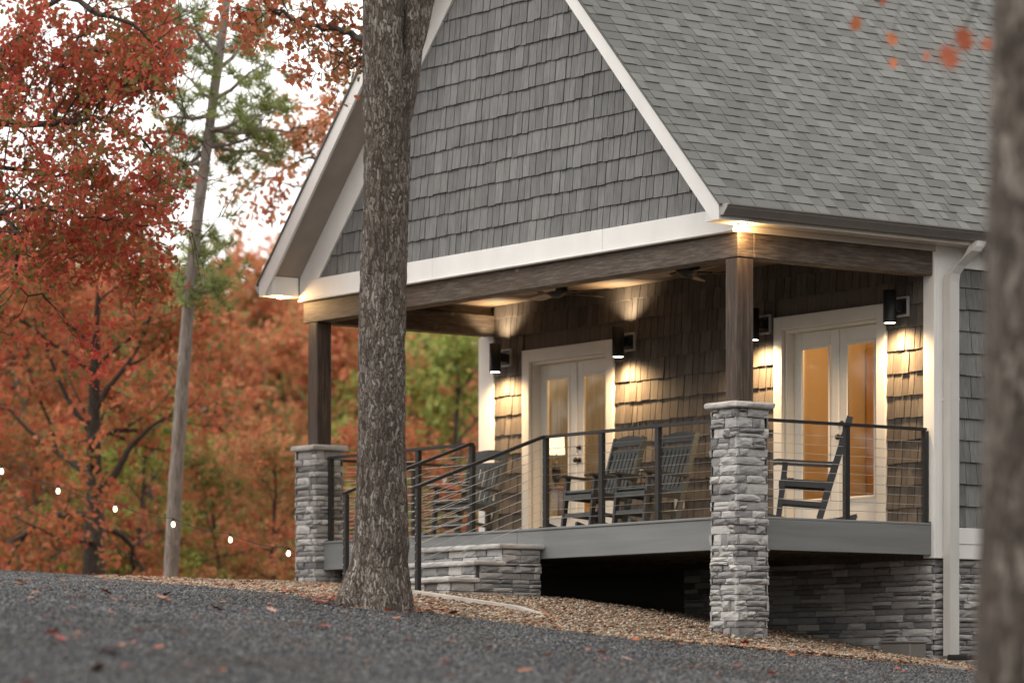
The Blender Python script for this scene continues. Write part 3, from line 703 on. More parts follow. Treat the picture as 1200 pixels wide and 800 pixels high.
# deck
df = .02
deck = hp('deck_frame', MB().box(-7.06, -.31, .36, .40, -.30, -.03).box(-7.06,-.06,1.4,1.44,-.30,-.03).box(-7.06,-.06,DP-.05,DP-.005,-.30,-.03), MAT['joist'])
mbj = MB()
for i in range(17): mbj.box(-7.0+i*.42, -6.96+i*.42, .06, DP-.06, -.29, -.032)
o = mbj.build('joist', MAT['joist'], deck); o['kind'] = 'stuff'
for i in range(18):
    y0 = df+.03+i*.139; x0, x1 = (-7.06, -.31) if y0 < .31 else (-W+.02, -.05)
    o = MB().bbox(x0, x1, y0, min(y0+.134, DP-.04), -.028, -.002, .004).build('deck_board', MAT['deck'], deck)
for x0, x1, y0, y1 in ((-7.075,-3.502,df,df+.025), (-3.498,-.295,df,df+.025), (-.045,-.02,.305,DP-.036)):
    hp('fascia_plank', MB().bbox(x0, x1, y0, y1, -.314, -.026, .004), MAT['deck'])
    hp('nosing_board', MB().bbox(x0, x1, y0-.012 if y1 < .1 else y0, y1+.012 if y1 > .1 else y1, -.0255, 0.0, .005), MAT['deck'])
hp('fascia_plank', MB().bbox(-W+.01, -W+.035, .31, DP-.036, -.314, -.001, .004), MAT['deck'])
# doors
def french_door(x0, x1, cx0, cx1):
    dr = hp('french_door', MB().bbox(cx0, x0-.0, DP-.045, DP+.0, -.02, 2.207, .004).bbox(x1, cx1, DP-.045, DP, -.02, 2.207, .004).bbox(x0+.001, x1-.001, DP-.045, DP, DH-.0, 2.207, .004), MAT['doorpaint'])
    def ch(nm, mb, mt):
        o = mb.build(nm, mt, dr); return o
    ch('jamb', MB().box(x0+.001, x0+.03, DP+.001, DP+.149, 0, DH-.002).box(x1-.03, x1-.001, DP+.001, DP+.149, 0, DH-.002).box(x0+.031, x1-.031, DP+.001, DP+.149, DH-.03, DH-.002), MAT['doorpaint'])
    ch('threshold', MB().box(x0+.031, x1-.031, DP+.001, DP+.149, .001, .02), MAT['gutter'])
    xm = (x0+x1)/2; yy0, yy1 = DP+.095, DP+.138
    for a, b, hs_ in ((x0+.034, xm-.004, 1), (xm+.004, x1-.034, -1)):
        st = .115; rb, rt = .27, .15; ztp = DH-.034
        ch('leaf_frame', MB().bbox(a, a+st, yy0, yy1, .022, ztp, .004).bbox(b-st, b, yy0, yy1, .022, ztp, .004).bbox(a+st+.001, b-st-.001, yy0, yy1, .022, .022+rb, .004).bbox(a+st+.001, b-st-.001, yy0, yy1, ztp-rt, ztp, .004), MAT['doorpaint'])
        g0, g1, gz0, gz1 = a+st, b-st, .022+rb, ztp-rt; e = .03
        ch('glazing_bead', MB().bbox(g0, g0+e, yy0-.012, yy0-.0005, gz0, gz1, .006).bbox(g1-e, g1, yy0-.012, yy0-.0005, gz0, gz1, .006).bbox(g0+e+.001, g1-e-.001, yy0-.012, yy0-.0005, gz0, gz0+e, .006).bbox(g0+e+.001, g1-e-.001, yy0-.012, yy0-.0005, gz1-e, gz1, .006), MAT['doorpaint'])
        gp = MB(); gp.v = [(g0+.002,yy0+.02,gz0+.002),(g1-.002,yy0+.02,gz0+.002),(g1-.002,yy0+.02,gz1-.002),(g0+.002,yy0+.02,gz1-.002)]; gp.f = [(0,1,2,3)]
        ch('pane', gp, MAT['glass'])
    ch('astragal', MB().bbox(xm-.02, xm+.02, yy0-.014, yy0-.0005, .022, DH-.034, .005), MAT['doorpaint'])
    hx = xm+.06
    for z, r_ in ((.93,.03), (1.07,.027)):
        mb = MB(); mb.tube([(hx,yy0-.001,z),(hx,yy0-.012,z),(hx,yy0-.014,z),(hx,yy0-.045,z)], [r_,r_,.012,.012], 12)
        if z < 1: mb.tube([(hx,yy0-.045,z),(hx,yy0-.055,z),(hx,yy0-.075,z),(hx,yy0-.085,z)], [.014,.03,.03,.012], 12)
        ch('knob' if z < 1 else 'deadbolt', mb, MAT['brass'])
french_door(D1[0], D1[1], -6.733, -5.06); french_door(D2[0], D2[1], -2.378, -.68)
# outlet cover
mb = MB().bbox(-4.0, -3.84, DP-.05, DP-.022, .30, .51, .008); oc = hp('outlet_cover', mb, MAT['block'])
o = MB().bbox(-3.965, -3.875, DP-.066, DP-.0505, .33, .48, .01).build('outlet_lid', MAT['down'], oc)

# ------------------------------------------------------------------ stone work
stone_var = []
for sdn in range(10):
    r_ = random.Random(sdn+40); nxg, nzg = 4, 3; mb = MB()
    for j in range(nzg+1):
        for i in range(nxg+1):
            ed = (i in (0,nxg)) + (j in (0,nzg)); x = i/nxg-.5; z = j/nzg-.5
            if 0 < i < nxg: x += r_.uniform(-.07,.07)
            if 0 < j < nzg: z += r_.uniform(-.08,.08)
            if j in (0,nzg): z += r_.uniform(-.05,.03)*(1 if j else -1)
            if i in (0,nxg): x += r_.uniform(-.02,.008)*(1 if i else -1)
            mb.v.append((x, -1+(.35 if ed else 0)*r_.uniform(.5,1.4)+r_.uniform(0,.22), z))
    for j in range(nzg):
        for i in range(nxg): a = j*(nxg+1)+i; mb.f.append((a, a+1, a+nxg+2, a+nxg+1))
    n = len(mb.v); mb.v += [(-.5,0,-.5),(.5,0,-.5),(.5,0,.5),(-.5,0,.5)]
    bot = list(range(nxg+1)); top = [nzg*(nxg+1)+i for i in range(nxg+1)]; lft = [j*(nxg+1) for j in range(nzg+1)]; rgt = [j*(nxg+1)+nxg for j in range(nzg+1)]
    mb.f += [tuple([n, n+1]+bot[::-1]), tuple([n+2, n+3]+top), tuple([n+3, n]+lft), tuple([n+1, n+2]+rgt[::-1])]
    me = mb.mesh('stone'); me.materials.append(MAT['stone']); stone_var.append(me)
def stone(parent, a, z, wdt, h, org, dirv, nrm, depth, inv=None):
    """stone on a face: centre at org+dirv*a, outward normal nrm (2-D)"""
    rz = math.atan2(nrm[0], -nrm[1])
    o = link('stone', random.choice(stone_var), None, parent, (org[0]+dirv[0]*a, org[1]+dirv[1]*a, z), (0,0,rz), (wdt*random.choice((-1,1)) if False else wdt, depth, h))
    if inv is not None: o.matrix_parent_inverse = inv
    return o
def courses(z0, z1, lo, hi):
    zs = [z1]
    while zs[-1] > z0+.03: zs.append(max(z0, zs[-1]-random.uniform(lo, hi)))
    if len(zs) > 2 and zs[-2]-zs[-1] < .03: zs.pop(-2)
    return list(zip(zs[1:], zs[:-1]))
def split_course(L, lo, hi):
    r = []; x = 0
    while x < L-.001:
        wdt = min(random.uniform(lo, hi), L-x)
        if L-x-wdt < lo*.6: wdt = L-x
        r.append((x+wdt/2, wdt)); x += wdt
    return r
def ledge(parent, org, dirv, nrm, L, z0, z1, inv=None, lo=.10, hi=.30, ext=(0,0), clo=.05, chi=.105, proud=.03, cs=None):
    """veneer of individual ledge stones on a flat face; ext = how far stones in odd/even courses run past the two ends"""
    for k, (a, b) in enumerate(cs or courses(z0, z1, clo, chi)):
        e0 = ext[0] if k % 2 else -.004; e1 = ext[1] if k % 2 == 0 else -.004
        for c, wdt in split_course(L+e0+e1, lo, hi):
            h = b-a
            if h > .075 and random.random() < .36:
                m_ = a+h*random.uniform(.4,.6)
                stone(parent, c-e0, (a+m_)/2, wdt-.006, m_-a-.005, org, dirv, nrm, proud+random.uniform(-.008,.034), inv); stone(parent, c-e0, (b+m_)/2, wdt-.006, b-m_-.005, org, dirv, nrm, proud+random.uniform(-.008,.034), inv)
            else: stone(parent, c-e0, (a+b)/2, wdt-.006, h-.006, org, dirv, nrm, proud+random.uniform(-.012,.034), inv)
def stone_cap(name, x0, x1, y0, y1, z0, z1, parent, mat, seg=.16, seed=1, jit=.009):
    """thick slab with broken, slightly rounded edges"""
    mb = MB(); P = []; per = [(x0,y0,x1,y0),(x1,y0,x1,y1),(x1,y1,x0,y1),(x0,y1,x0,y0)]
    for a, b, c, d in per:
        n = max(2, int(math.hypot(c-a, d-b)/seg)*3)
        for i in range(n): P.append((a+(c-a)*i/n, b+(d-b)*i/n))
    cx, cy = (x0+x1)/2, (y0+y1)/2; n = len(P); r_ = random.Random(seed)
    for z, s_ in ((z0,.006), (z0+(z1-z0)*.22,-.006), (z0+(z1-z0)*.6,-.008), (z1-(z1-z0)*.12,-.001), (z1,.014)):
        for (x, y) in P:
            nn = mn.noise(Vector((x*9+seed, y*9, z*14)))*jit*1.6 + r_.uniform(-.3,.3)*jit
            mb.v.append((x-(s_+nn)*np.sign(round(x-cx,3)) if abs(abs(x-cx)-(x1-x0)/2) < .001 else x, y-(s_+nn)*np.sign(y-cy) if abs(abs(y-cy)-(y1-y0)/2) < .001 else y, z+(mn.noise(Vector((x*6, y*6, seed)))*.004)))
    for k in range(4):
        for i in range(n): j = (i+1) % n; mb.f.append((k*n+i, k*n+j, (k+1)*n+j, (k+1)*n+i))
    mb.f.append(tuple(range(n-1,-1,-1))); mb.f.append(tuple(range(4*n, 5*n)))
    return mb.build(name, mat, parent)
def pillar(x, y, zb, label, sd):
    base = (x, y, zb); t = thing('stone_pillar', label, 'pillar', base, 0, 'stone pillars under the porch posts'); hh = .168
    MB().box(-hh, hh, -hh, hh, .0, 1.0-zb).build('core', MAT['mortar'], t)
    cs = courses(0, 1.0-zb, .05, .105); ex = .034
    for org, dv, nr in (((-hh,-hh),(1,0),(0,-1)), ((hh,-hh),(0,1),(1,0)), ((hh,hh),(-1,0),(0,1)), ((-hh,hh),(0,-1),(-1,0))):
        ledge(t, org, dv, nr, 2*hh, 0, 0, None, .08, .32, (ex,ex), proud=.024, cs=cs)
    stone_cap('cap', -.232, .232, -.232, .232, 1.0005-zb, 1.06-zb, t, MAT['cap'], .12, sd)
    return t
pillar(PX[0][0], PX[0][1], -1.26, 'tall grey ledge stone pillar at the porch corner beside the drive', 3)
pillar(PX[1][0], PX[1][1], -.50, 'shorter grey ledge stone pillar at the porch end nearest the woods', 9)
# foundation
inv = None
fnd = hp('foundation_wall', MB().box(-W+.02, -.06, DP+.03, DP+.2, -1.9, -.351).box(-.2, -.06, DP+.2, YB, -2.4, -.351), MAT['mortar'])
ledge(fnd, (-3.9, DP+.03), (1,0), (0,-1), 3.84, -1.42, -.352, inv, .16, .46, (0,.03), .045, .09)
ledge(fnd, (-.06, DP+.03), (0,1), (1,0), 1.6, -1.55, -.352, inv, .14, .40, (.03,0), .045, .09)
# stone steps
XS0, XS1 = -4.47, -3.06; stp = thing('stone_steps', 'three broad ledge stone steps rising to the porch deck', 'steps', ((XS0+XS1)/2, -.6, -.72))
SB = Vector(stp.location); sinv = Matrix.Translation(-SB)
def sp(o): o.matrix_parent_inverse = sinv; return o
tiers = [(-.172, -.50), (-.345, -.82), (-.52, -1.13)]
ye = 0.008
for i, (zt, yf) in enumerate(tiers):
    yb = ye if i == 0 else tiers[i-1][1]+.03
    sp(stone_cap('tread', XS0-.015, XS1+.018, yf-.03, yb, zt-.05, zt, stp, MAT['cap'], .14, 20+i, .008))
mb = MB()
for i, (zt, yf) in enumerate(tiers): mb.box(XS0+.03, XS1-.03, yf+.03+i*0, ye-.003*i, zt-.06 if i < 0 else -.95, zt-.052)
sp(mb.build('core', MAT['mortar'], stp))
for i, (zt, yf) in enumerate(tiers):
    zb_ = (tiers[i+1][0]+.002) if i < 2 else -.74
    ledge(stp, (XS0+.03, yf+.03), (1,0), (0,-1), XS1-XS0-.06, zb_, zt-.053, sinv, .14, .34, (0,.0), .05, .09, .024)
ledge(stp, (XS1-.03, tiers[0][1]+.03), (0,1), (1,0), ye-tiers[0][1]-.04, tiers[1][0]-.05, tiers[0][0]-.053, sinv, .10, .3, (.025,0), .05, .09, .024)
ledge(stp, (XS1-.03, tiers[1][1]+.06), (0,1), (1,0), ye-tiers[1][1]-.07, tiers[2][0]-.05, tiers[1][0]-.052, sinv, .12, .32, (0,0), .05, .09, .024)
ledge(stp, (XS1-.03, tiers[2][1]+.03), (0,1), (1,0), ye-tiers[2][1]-.04, -.80, tiers[2][0]-.052, sinv, .12, .34, (.025,0), .05, .09, .024)
# splash block under the downspout
sb = thing('splash_block', 'dark grey splash block at the foot of the white downspout', 'splash block', (.2, 2.66, gzf(.2,2.66)))
MB().bbox(-.02, .30, -.16, .16, -.05, .045, .012).build('slab', MAT['gutter'], sb); MB().bbox(-.02, .28, -.16, -.12, .046, .10, .012).bbox(-.02,.28,.12,.16,.046,.10,.012).bbox(-.02,.02,-.119,.119,.046,.09,.01).build('lip', MAT['black'], sb)
bx = thing('utility_box', 'low grey box against the stone foundation beside splash block', 'box', (-.22, DP-.22, gzf(-.22, DP-.22)))
MB().bbox(-.24,.2,-.10,.12,-.15,.13,.012).build('body', MAT['gutter'], bx); MB().bbox(-.25,.21,-.11,.13,.131,.15,.006).build('lid', MAT['gutter'], bx)

# ------------------------------------------------------------------ railings
CZ = [.09+.088*k for k in range(9)]
def rail_section(t, a, b, posts, zr=.90, rail_w=.055, org=(0,0,0), endposts=()):
    """level cable railing from a to b (2-D, world), posts = fractions; parts in local coords of t at org"""
    a = np.array(a, float)-org[:2]; b = np.array(b, float)-org[:2]; L = np.hypot(*(b-a)); ux = (b-a)/L
    rr = MB().bar((a[0],a[1],zr+.012), (b[0],b[1],zr+.012), rail_w, .028); rr.build('handrail', MAT['rail'], t)
    for fr in posts:
        p = a+(b-a)*fr; w_ = .028
        po = MB().obox((p[0],p[1],(zr-.004)/2), (ux[0]*w_,ux[1]*w_,0), (-ux[1]*w_*.8,ux[0]*w_*.8,0), (0,0,(zr-.004)/2)).build('post', MAT['rail'], t)
        MB().obox((p[0],p[1],.006), (ux[0]*.055,ux[1]*.055,0), (-ux[1]*.05,ux[0]*.05,0), (0,0,.005)).build('base_plate', MAT['rail'], po)
    for z in CZ: MB().tube([(a[0],a[1],z), (b[0],b[1],z)], .0032, 5).build('cable', MAT['steel'], t)
yr = .085
def railing(label, a, b, posts, gr='cable railings round the porch deck'):
    org = np.array([(a[0]+b[0])/2, (a[1]+b[1])/2, 0]); t = thing('porch_railing', label, 'railing', tuple(org), 0, gr); rail_section(t, a, b, posts, .905, org=org); return t
XN1, XN0 = -3.10, -4.37            # stair opening
def fr(a, b, *xs): return [(x-a)/(b-a) for x in xs]
railing('dark cable railing along porch front beside the rocking chair pair', (-.33,yr), (XN1,yr), fr(-.33,XN1,-1.296,-2.183,XN1))
railing('dark cable railing along porch front between shorter pillar and steps', (-7.05,yr), (XN0,yr), fr(-7.05,XN0,-7.02,-5.346,XN0))
railing('dark cable railing on porch side facing the downspout', (-.075,.33), (-.075,DP-.07), fr(.33,DP-.07,1.424,DP-.07))
railing('dark cable railing on porch side facing the woods', (-W+.1,.33), (-W+.1,DP-.07), fr(.33,DP-.07,1.424,DP-.07))
def stair_rail(label, x, zg):
    org = (x, -1.49, zg); t = thing('stair_railing', label, 'railing', org, 0, 'handrails on the stone steps'); z1 = .905-zg; z0 = .352-zg; y1 = yr-.035+1.49
    MB().bar((0,-.03,z0+.0), (0,y1+.0,z1+.012), .05, .03).build('handrail', MAT['rail'], t)
    po = MB().bbox(-.025,.025,-.025,.025,0,z0-.008,.004).build('post', MAT['rail'], t)
    MB().bbox(-.06,.06,-.06,.06,-.04,.012,.004).build('base_plate', MAT['rail'], po)
    sl = (z1-z0)/y1
    for k, z in enumerate(CZ):
        zz = z0-.10-(.80-z)*1.0; MB().tube([(0,.0,zz), (0,y1,zz+sl*y1)], .0032, 5).build('cable', MAT['steel'], t)
        MB().tube([(0,-.022,zz),(0,-.036,zz)], .008, 8).build('cable_bolt', MAT['steel'], po)
    return t
stair_rail('sloping cable handrail on the step side nearer the chair pair', XN1, gzf(XN1,-1.49)+.0)
stair_rail('sloping cable handrail on the step side half hidden by oak trunk', XN0, gzf(XN0,-1.49)+.0)

# ------------------------------------------------------------------ lamps
def spot(name, loc, aim, power, size, blend=.5, rad=.03, col=(1,.67,.34), parent=None):
    l = bpy.data.lights.new(name, 'SPOT'); l.energy = power; l.spot_size = math.radians(size); l.spot_blend = blend; l.shadow_soft_size = rad; l.color = col
    o = bpy.data.objects.new(name, l); COL.objects.link(o); o.location = loc; o.rotation_euler = Vector(aim).to_track_quat('-Z', 'Y').to_euler()
    if parent: o.parent = parent
    return o
def point(name, loc, power, rad=.05, col=(1,.74,.44), parent=None):
    l = bpy.data.lights.new(name, 'POINT'); l.energy = power; l.shadow_soft_size = rad; l.color = col
    o = bpy.data.objects.new(name, l); COL.objects.link(o); o.location = loc
    if parent: o.parent = parent
    return o
def sconce(x, label, up, pw=120):
    t = thing('wall_lamp', label, 'lamp', (x, DP-.025, 1.98), 0, 'cylinder wall lamps beside the porch doors'); yc = -.175; R_ = .066
    mb = MB().lathe([(R_,.0),(R_,.325),(R_-.006,.325),(R_-.006,0),(R_,0)], 28, (0,yc,0)); mb.build('cylinder', MAT['lampblack'], t, True)
    MB().tube([(0,yc,.165),(0,yc,.166)], R_-.007, 24).build('baffle', MAT['lampblack'], t)
    MB().bbox(-.035,.035,yc+R_-.004,-.03,.12,.22,.006).build('arm', MAT['lampblack'], t)
    mb = MB(); s_ = .10; e = .022
    for q in ((-s_,s_,.07,.07+e),(-s_,s_,.27-e,.27),(-s_,-s_+e,.07+e+.001,.27-e-.001),(s_-e,s_,.07+e+.001,.27-e-.001)): mb.bbox(q[0],q[1],-.03,.0,q[2],q[3],.003)
    mb.build('mount_block', MAT['block'], t); MB().bbox(-s_+e+.001,s_-e-.001,-.02,.0,.07+e+.001,.27-e-.001,.003).build('mount_plate', MAT['lampblack'], t)
    MB().lathe([(0,-.002),(.03,-.001),(.05,.001),(R_-.008,.003),(R_-.008,.012)], 24, (0,yc,0)).build('lens', MAT['lens'], t)
    spot('lamp_down', (0,yc,-.02), (0,.06,-1), pw, 160, 1.0, .06, parent=t)
    if up: spot('lamp_up', (0,yc,.30), (0,.12,1), pw*.42, 125, 1.0, .06, (1,.80,.54), parent=t)
    return t
sconce(-7.03, 'black cylinder wall lamp between white corner board and lamp-lit door', True)
sconce(-4.77, 'black cylinder wall lamp above the rocking chair pair', True)
sconce(-2.52, 'black cylinder wall lamp half hidden behind the porch corner post', False)
sconce(-.44, 'black cylinder wall lamp by white corner board near the downspout', False)
# soffit downlights at the two gable corners
def soffit_light(x, y, label):
    t = thing('soffit_light', label, 'lamp', (x, y, 2.712), 0, 'small downlights under the eave corners')
    MB().lathe([(.055,-.001),(.055,-.012),(.042,-.014),(.040,-.002)], 24).build('trim_ring', MAT['white'], t, True)
    MB().tube([(0,0,-.012),(0,0,-.006)], .04, 20).build('lens', MAT['soffitlens'], t)
    point('soffit_glow', (0,0,-.05), 12, .035, (1,.60,.25), t)
soffit_light(.105, -.03, 'glowing downlight under eave above the porch corner post'); soffit_light(-7.565, -.22, 'glowing downlight under the eave end facing the woods')

# ------------------------------------------------------------------ ceiling fans
def fan(x, y, label, rz):
    t = thing('ceiling_fan', label, 'fan', (x, y, 2.76), rz, 'fans under the porch ceiling')
    MB().lathe([(.0,-.001),(.065,-.001),(.065,-.03),(.02,-.05),(.0,-.05)], 20).build('canopy', MAT['lampblack'], t, True)
    MB().lathe([(.0,-.05),(.014,-.05),(.014,-.09),(.09,-.095),(.125,-.125),(.125,-.175),(.085,-.21),(.05,-.235),(0,-.238)], 24).build('motor', MAT['lampblack'], t, True)
    for k in range(5):
        a = 2*math.pi*k/5; c, s = math.cos(a), math.sin(a); mb = MB(); P = []
        for q, wd2 in ((.2,.045),(.26,.062),(.45,.07),(.6,.066),(.655,.045),(.665,.0)):
            P.append((q, wd2))
        out_ = [(q, w2) for q, w2 in P]+[(q, -w2) for q, w2 in P[-2::-1]]
        n = len(out_)
        for dz in (.0, -.008):
            for q, w2 in out_: zz = -.185+w2*.2+dz; mb.v.append((c*q-s*w2, s*q+c*w2, zz))
        mb.f.append(tuple(range(n))); mb.f.append(tuple(range(2*n-1, n-1, -1)))
        for i in range(n): j = (i+1) % n; mb.f.append((j, i, n+i, n+j))
        bl = mb.build('blade', MAT['fanblade'], t)
        MB().bar((c*.1,s*.1,-.178), (c*.25,s*.25,-.182), .035, .008).build('blade_iron', MAT['lampblack'], bl)
    return t
p1 = on(652, 352, 1, 1.25); p2 = on(806, 322, 1, 1.25)
fan(p1[0], 1.25, 'dark ceiling fan above the lamp-lit door and steps', .35); fan(p2[0], 1.25, 'dark ceiling fan beside the porch corner post', 1.0)

# ------------------------------------------------------------------ rocking chairs
def rocker(label):
    t = thing('rocking_chair', label, 'chair', (0,0,0), 0, 'slatted rocking chairs on the porch'); A = MAT['chairdark']; S = MAT['chair']
    hw = .25                                                       # chair faces local -Y
    back = lambda z: .20+(z-.40)*.30                                # rear post line, leaning back
    for s in (-1, 1):
        x = s*hw
        MB().bar((x,.135,.06), (x,back(1.06),1.06), .032, .062, (0,-1,.3)).build('rear_post', S, t)
        MB().bar((x,-.27,.045), (x,-.22,.60), .034, .05, (0,-1,0)).build('front_leg', A, t)
        mb = MB(); pts = []
        for i in range(13): y = -.46+i*.96/12; pts.append((x, y, .02+.30*(y-.02)**2))
        for i in range(12): mb.bar(pts[i], pts[i+1], .032, .04)
        mb.build('rocker_rail', A, t)
        mb = MB(); pr = [(-.34,.602,.05),(-.30,.612,.058),(-.1,.605,.055),(.1,.60,.045),(.275,.60,.03)]
        for i in range(4): a, b = pr[i], pr[i+1]; mb.bar((x,a[0],a[1]), (x,b[0],b[1]), (a[2]+b[2])*.9, .024)
        mb.build('arm', A, t)
        MB().bar((x*.98,-.24,.40), (x*.98,.205,.385), .026, .07).build('seat_rail', A, t)
        MB().bar((x*.98,-.25,.21), (x*.98,.165,.19), .024, .04).build('stretcher', A, t)
    MB().bar((-hw,-.255,.20), (hw,-.255,.20), .03, .04).build('front_stretcher', S, t); MB().bar((-hw,-.262,.385), (hw,-.262,.385), .03, .055).build('front_apron', S, t)
    for i in range(7):
        y = -.225+i*.065; z = .445-.012*min(i,4)-.001*i; MB().bar((-hw+.0,y,z), (hw-.0,y,z), .056, .018).build('seat_slat', S, t)
    for i in range(6):
        x = -.165+i*.066; MB().bar((x,back(.46)-.012,.46), (x,back(.90)-.012,.90), .048, .014, (0,-1,.3)).build('back_slat', S, t)
    MB().bar((-hw,back(.46),.455), (hw,back(.46),.455), .03, .07, (0,.3,1)).build('lower_back_rail', S, t)
    MB().bar((-hw,back(.90),.90), (hw,back(.90),.90), .03, .06, (0,.3,1)).build('upper_back_rail', S, t)
    mb = MB(); n = 10; prof = []
    for i in range(n+1): x = -hw+.02+(2*hw-.04)*i/n; prof.append((x, 1.035+.04*math.cos(math.pi*x/(2*hw))**.8))
    pts = [(-hw+.02, back(.965), .965), (hw-.02, back(.965), .965)]+[(x, back(z), z) for x, z in prof[::-1]]
    mb.prism(pts, (0,-.024,.006)); mb.build('headrest', S, t)
    return t
CH = [(-6.62,1.62,math.radians(16),'grey slatted rocking chair alone behind the steps railing'),
      (-4.10,1.52,math.radians(-2),'grey slatted rocking chair of the pair, on the lamp-lit door side'),
      (-3.30,1.58,math.radians(0),'grey slatted rocking chair of the pair, on the outlet side'),
      (float(on(944,600,1,1.72)[0]),1.72,math.radians(-41),'rocking chair coloured dark for backlit shade, standing alone before the amber-lit door')]
proto = rocker(CH[0][3])
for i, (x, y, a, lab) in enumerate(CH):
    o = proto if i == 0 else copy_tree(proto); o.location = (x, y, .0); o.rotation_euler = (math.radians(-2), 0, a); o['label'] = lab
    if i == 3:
        for c in kids(o): c.material_slots[0].link = 'OBJECT'; c.material_slots[0].material = MAT['chairdark']  # backlit shade of this chair put into its colour, slats included

# ------------------------------------------------------------------ inside the rooms
lp = on(652, 533, 1, 3.05)
tb = thing('side_table', 'small wooden table under the lit lamp behind door glass', 'table', (lp[0]+.02, 3.10, -.02))
MB().bbox(-.22,.22,-.2,.2,.66,.70,.006).build('table_top', MAT['roomfloor'], tb)
for sx in (-1,1):
    for sy in (-1,1): MB().bbox(sx*.19-.02,sx*.19+.02,sy*.16-.02,sy*.16+.02,0,.659,.003).build('leg', MAT['roomfloor'], tb)
tl = thing('table_lamp', 'lit table lamp with pale drum shade seen through door glass', 'lamp', (lp[0], 3.05, .681))
MB().lathe([(0,0),(.075,0),(.075,.015),(.02,.03),(.05,.12),(.055,.2),(.02,.30),(.008,.33),(.008,.44)], 20).build('base', MAT['brass'], tl, True)
MB().lathe([(.098,.385),(.088,.60),(.086,.60),(.096,.385)], 28).build('shade', MAT['shade'], tl, True)
point('lamp_bulb', (0,0,.5), 40, .03, (1,.72,.40), tl)
for x, y, pw, lab in ((-5.6, 4.0, 60, 'ceiling light glowing in the dim lamp-lit room'), (-1.6, 3.6, 60, 'ceiling light glowing in the amber-lit room')):
    cl = thing('ceiling_light', lab, 'lamp', (x, y, 2.5), 0, 'ceiling lights inside the house')
    MB().lathe([(0,-.001),(.12,-.001),(.12,-.03),(.10,-.03)], 24).build('fitting', MAT['brass'], cl, True); MB().lathe([(.10,-.031),(.09,-.07),(.05,-.095),(0,-.10)], 24).build('bowl', MAT['shade'], cl, True)
    point('bowl_bulb', (0,0,-.16), pw, .08, (1,.68,.34), cl)
ac = thing('armchair', 'tan upholstered armchair just inside the lamp-lit door', 'armchair', (float(on(722,560,1,3.3)[0]), 3.3, -.02), math.radians(20))
MB().bbox(-.32,.32,-.3,.3,.12,.44,.05).build('seat', MAT['tan'], ac); MB().bbox(-.32,.32,.302,.42,.14,.92,.05).build('backrest', MAT['tan'], ac)
for s in (-1,1):
    MB().bbox(min(s*.322,s*.42),max(s*.322,s*.42),-.3,.4,.12,.62,.04).build('armrest', MAT['tan'], ac)
    for y in (-.26,.36): MB().bbox(s*.36-.02,s*.36+.02,y-.02,y+.02,0,.119,.003).build('leg', MAT['roomfloor'], ac)

# ------------------------------------------------------------------ trees
def rot_to(d):
    return Vector(d).normalized().to_track_quat('Z', 'Y')
LEAFQ = np.array([(0,-.5,0),(.30,-.05,.06),(0,.5,-.03),(-.30,-.05,.06)])
LEAF6 = np.array([(0,-.55,0),(.12,-.25,.03),(.30,-.05,.06),(.17,.10,.03),(.24,.30,.05),(0,.55,-.06),(-.24,.30,.05),(-.17,.10,.03),(-.30,-.05,.06),(-.12,-.25,.03)])
def leaves_mesh(name, P, size, rng, shape=LEAFQ, droop=.0):
    n = len(P); m = len(shape); q = rng.normal(size=(n,4)); q /= np.linalg.norm(q, axis=1)[:,None]
    w_, x, y, z = q.T
    R = np.stack([np.stack([1-2*(y*y+z*z), 2*(x*y-z*w_), 2*(x*z+y*w_)],-1), np.stack([2*(x*y+z*w_), 1-2*(x*x+z*z), 2*(y*z-x*w_)],-1), np.stack([2*(x*z-y*w_), 2*(y*z+x*w_), 1-2*(x*x+y*y)],-1)], 1)
    V = np.einsum('nij,mj->nmi', R, shape)*size[:,None,None] + P[:,None,:]
    return big_mesh(name, V.reshape(-1,3), np.arange(n*m).reshape(n,m))
def grow(rng, p, d, L, r, depth, mb, tips, spread=.75, up=.15, n_side=6, seg=4, gnarl=.22):
    """one limb as a bent tapered tube, then its side limbs; records twig points in tips"""
    pts = [Vector(p)]; dirs = Vector(d).normalized(); rad = [r]
    for i in range(seg):
        dirs = (dirs + Vector(rng.normal(size=3))*gnarl + Vector((0,0,up*.25))).normalized(); pts.append(pts[-1]+dirs*(L/seg)); rad.append(r*(1-.75*(i+1)/seg))
    mb.tube(pts, rad, n_side if depth > 1 else (5 if depth else 4), cap=False)
    if depth <= 1:
        for i in range(1, len(pts)): tips.append(pts[i])
    if depth > 0:
        nb = int(rng.integers(3, 6))
        for k in range(nb):
            f = rng.uniform(.3, 1.0) if k else 1.0; i = min(seg-1, int(f*seg)); b = pts[i].lerp(pts[i+1], f*seg-i if f < 1 else 1)
            side = Vector(rng.normal(size=3)); side -= dirs*side.dot(dirs); side.normalize()
            nd_ = (dirs*(1-spread*.5) + side*spread + Vector((0,0,up))).normalized()
            grow(rng, b, nd_, L*rng.uniform(.5,.72), max(r*(1-.72*f)*.7, .005), depth-1, mb, tips, spread, up, n_side, max(3, seg-1), gnarl)
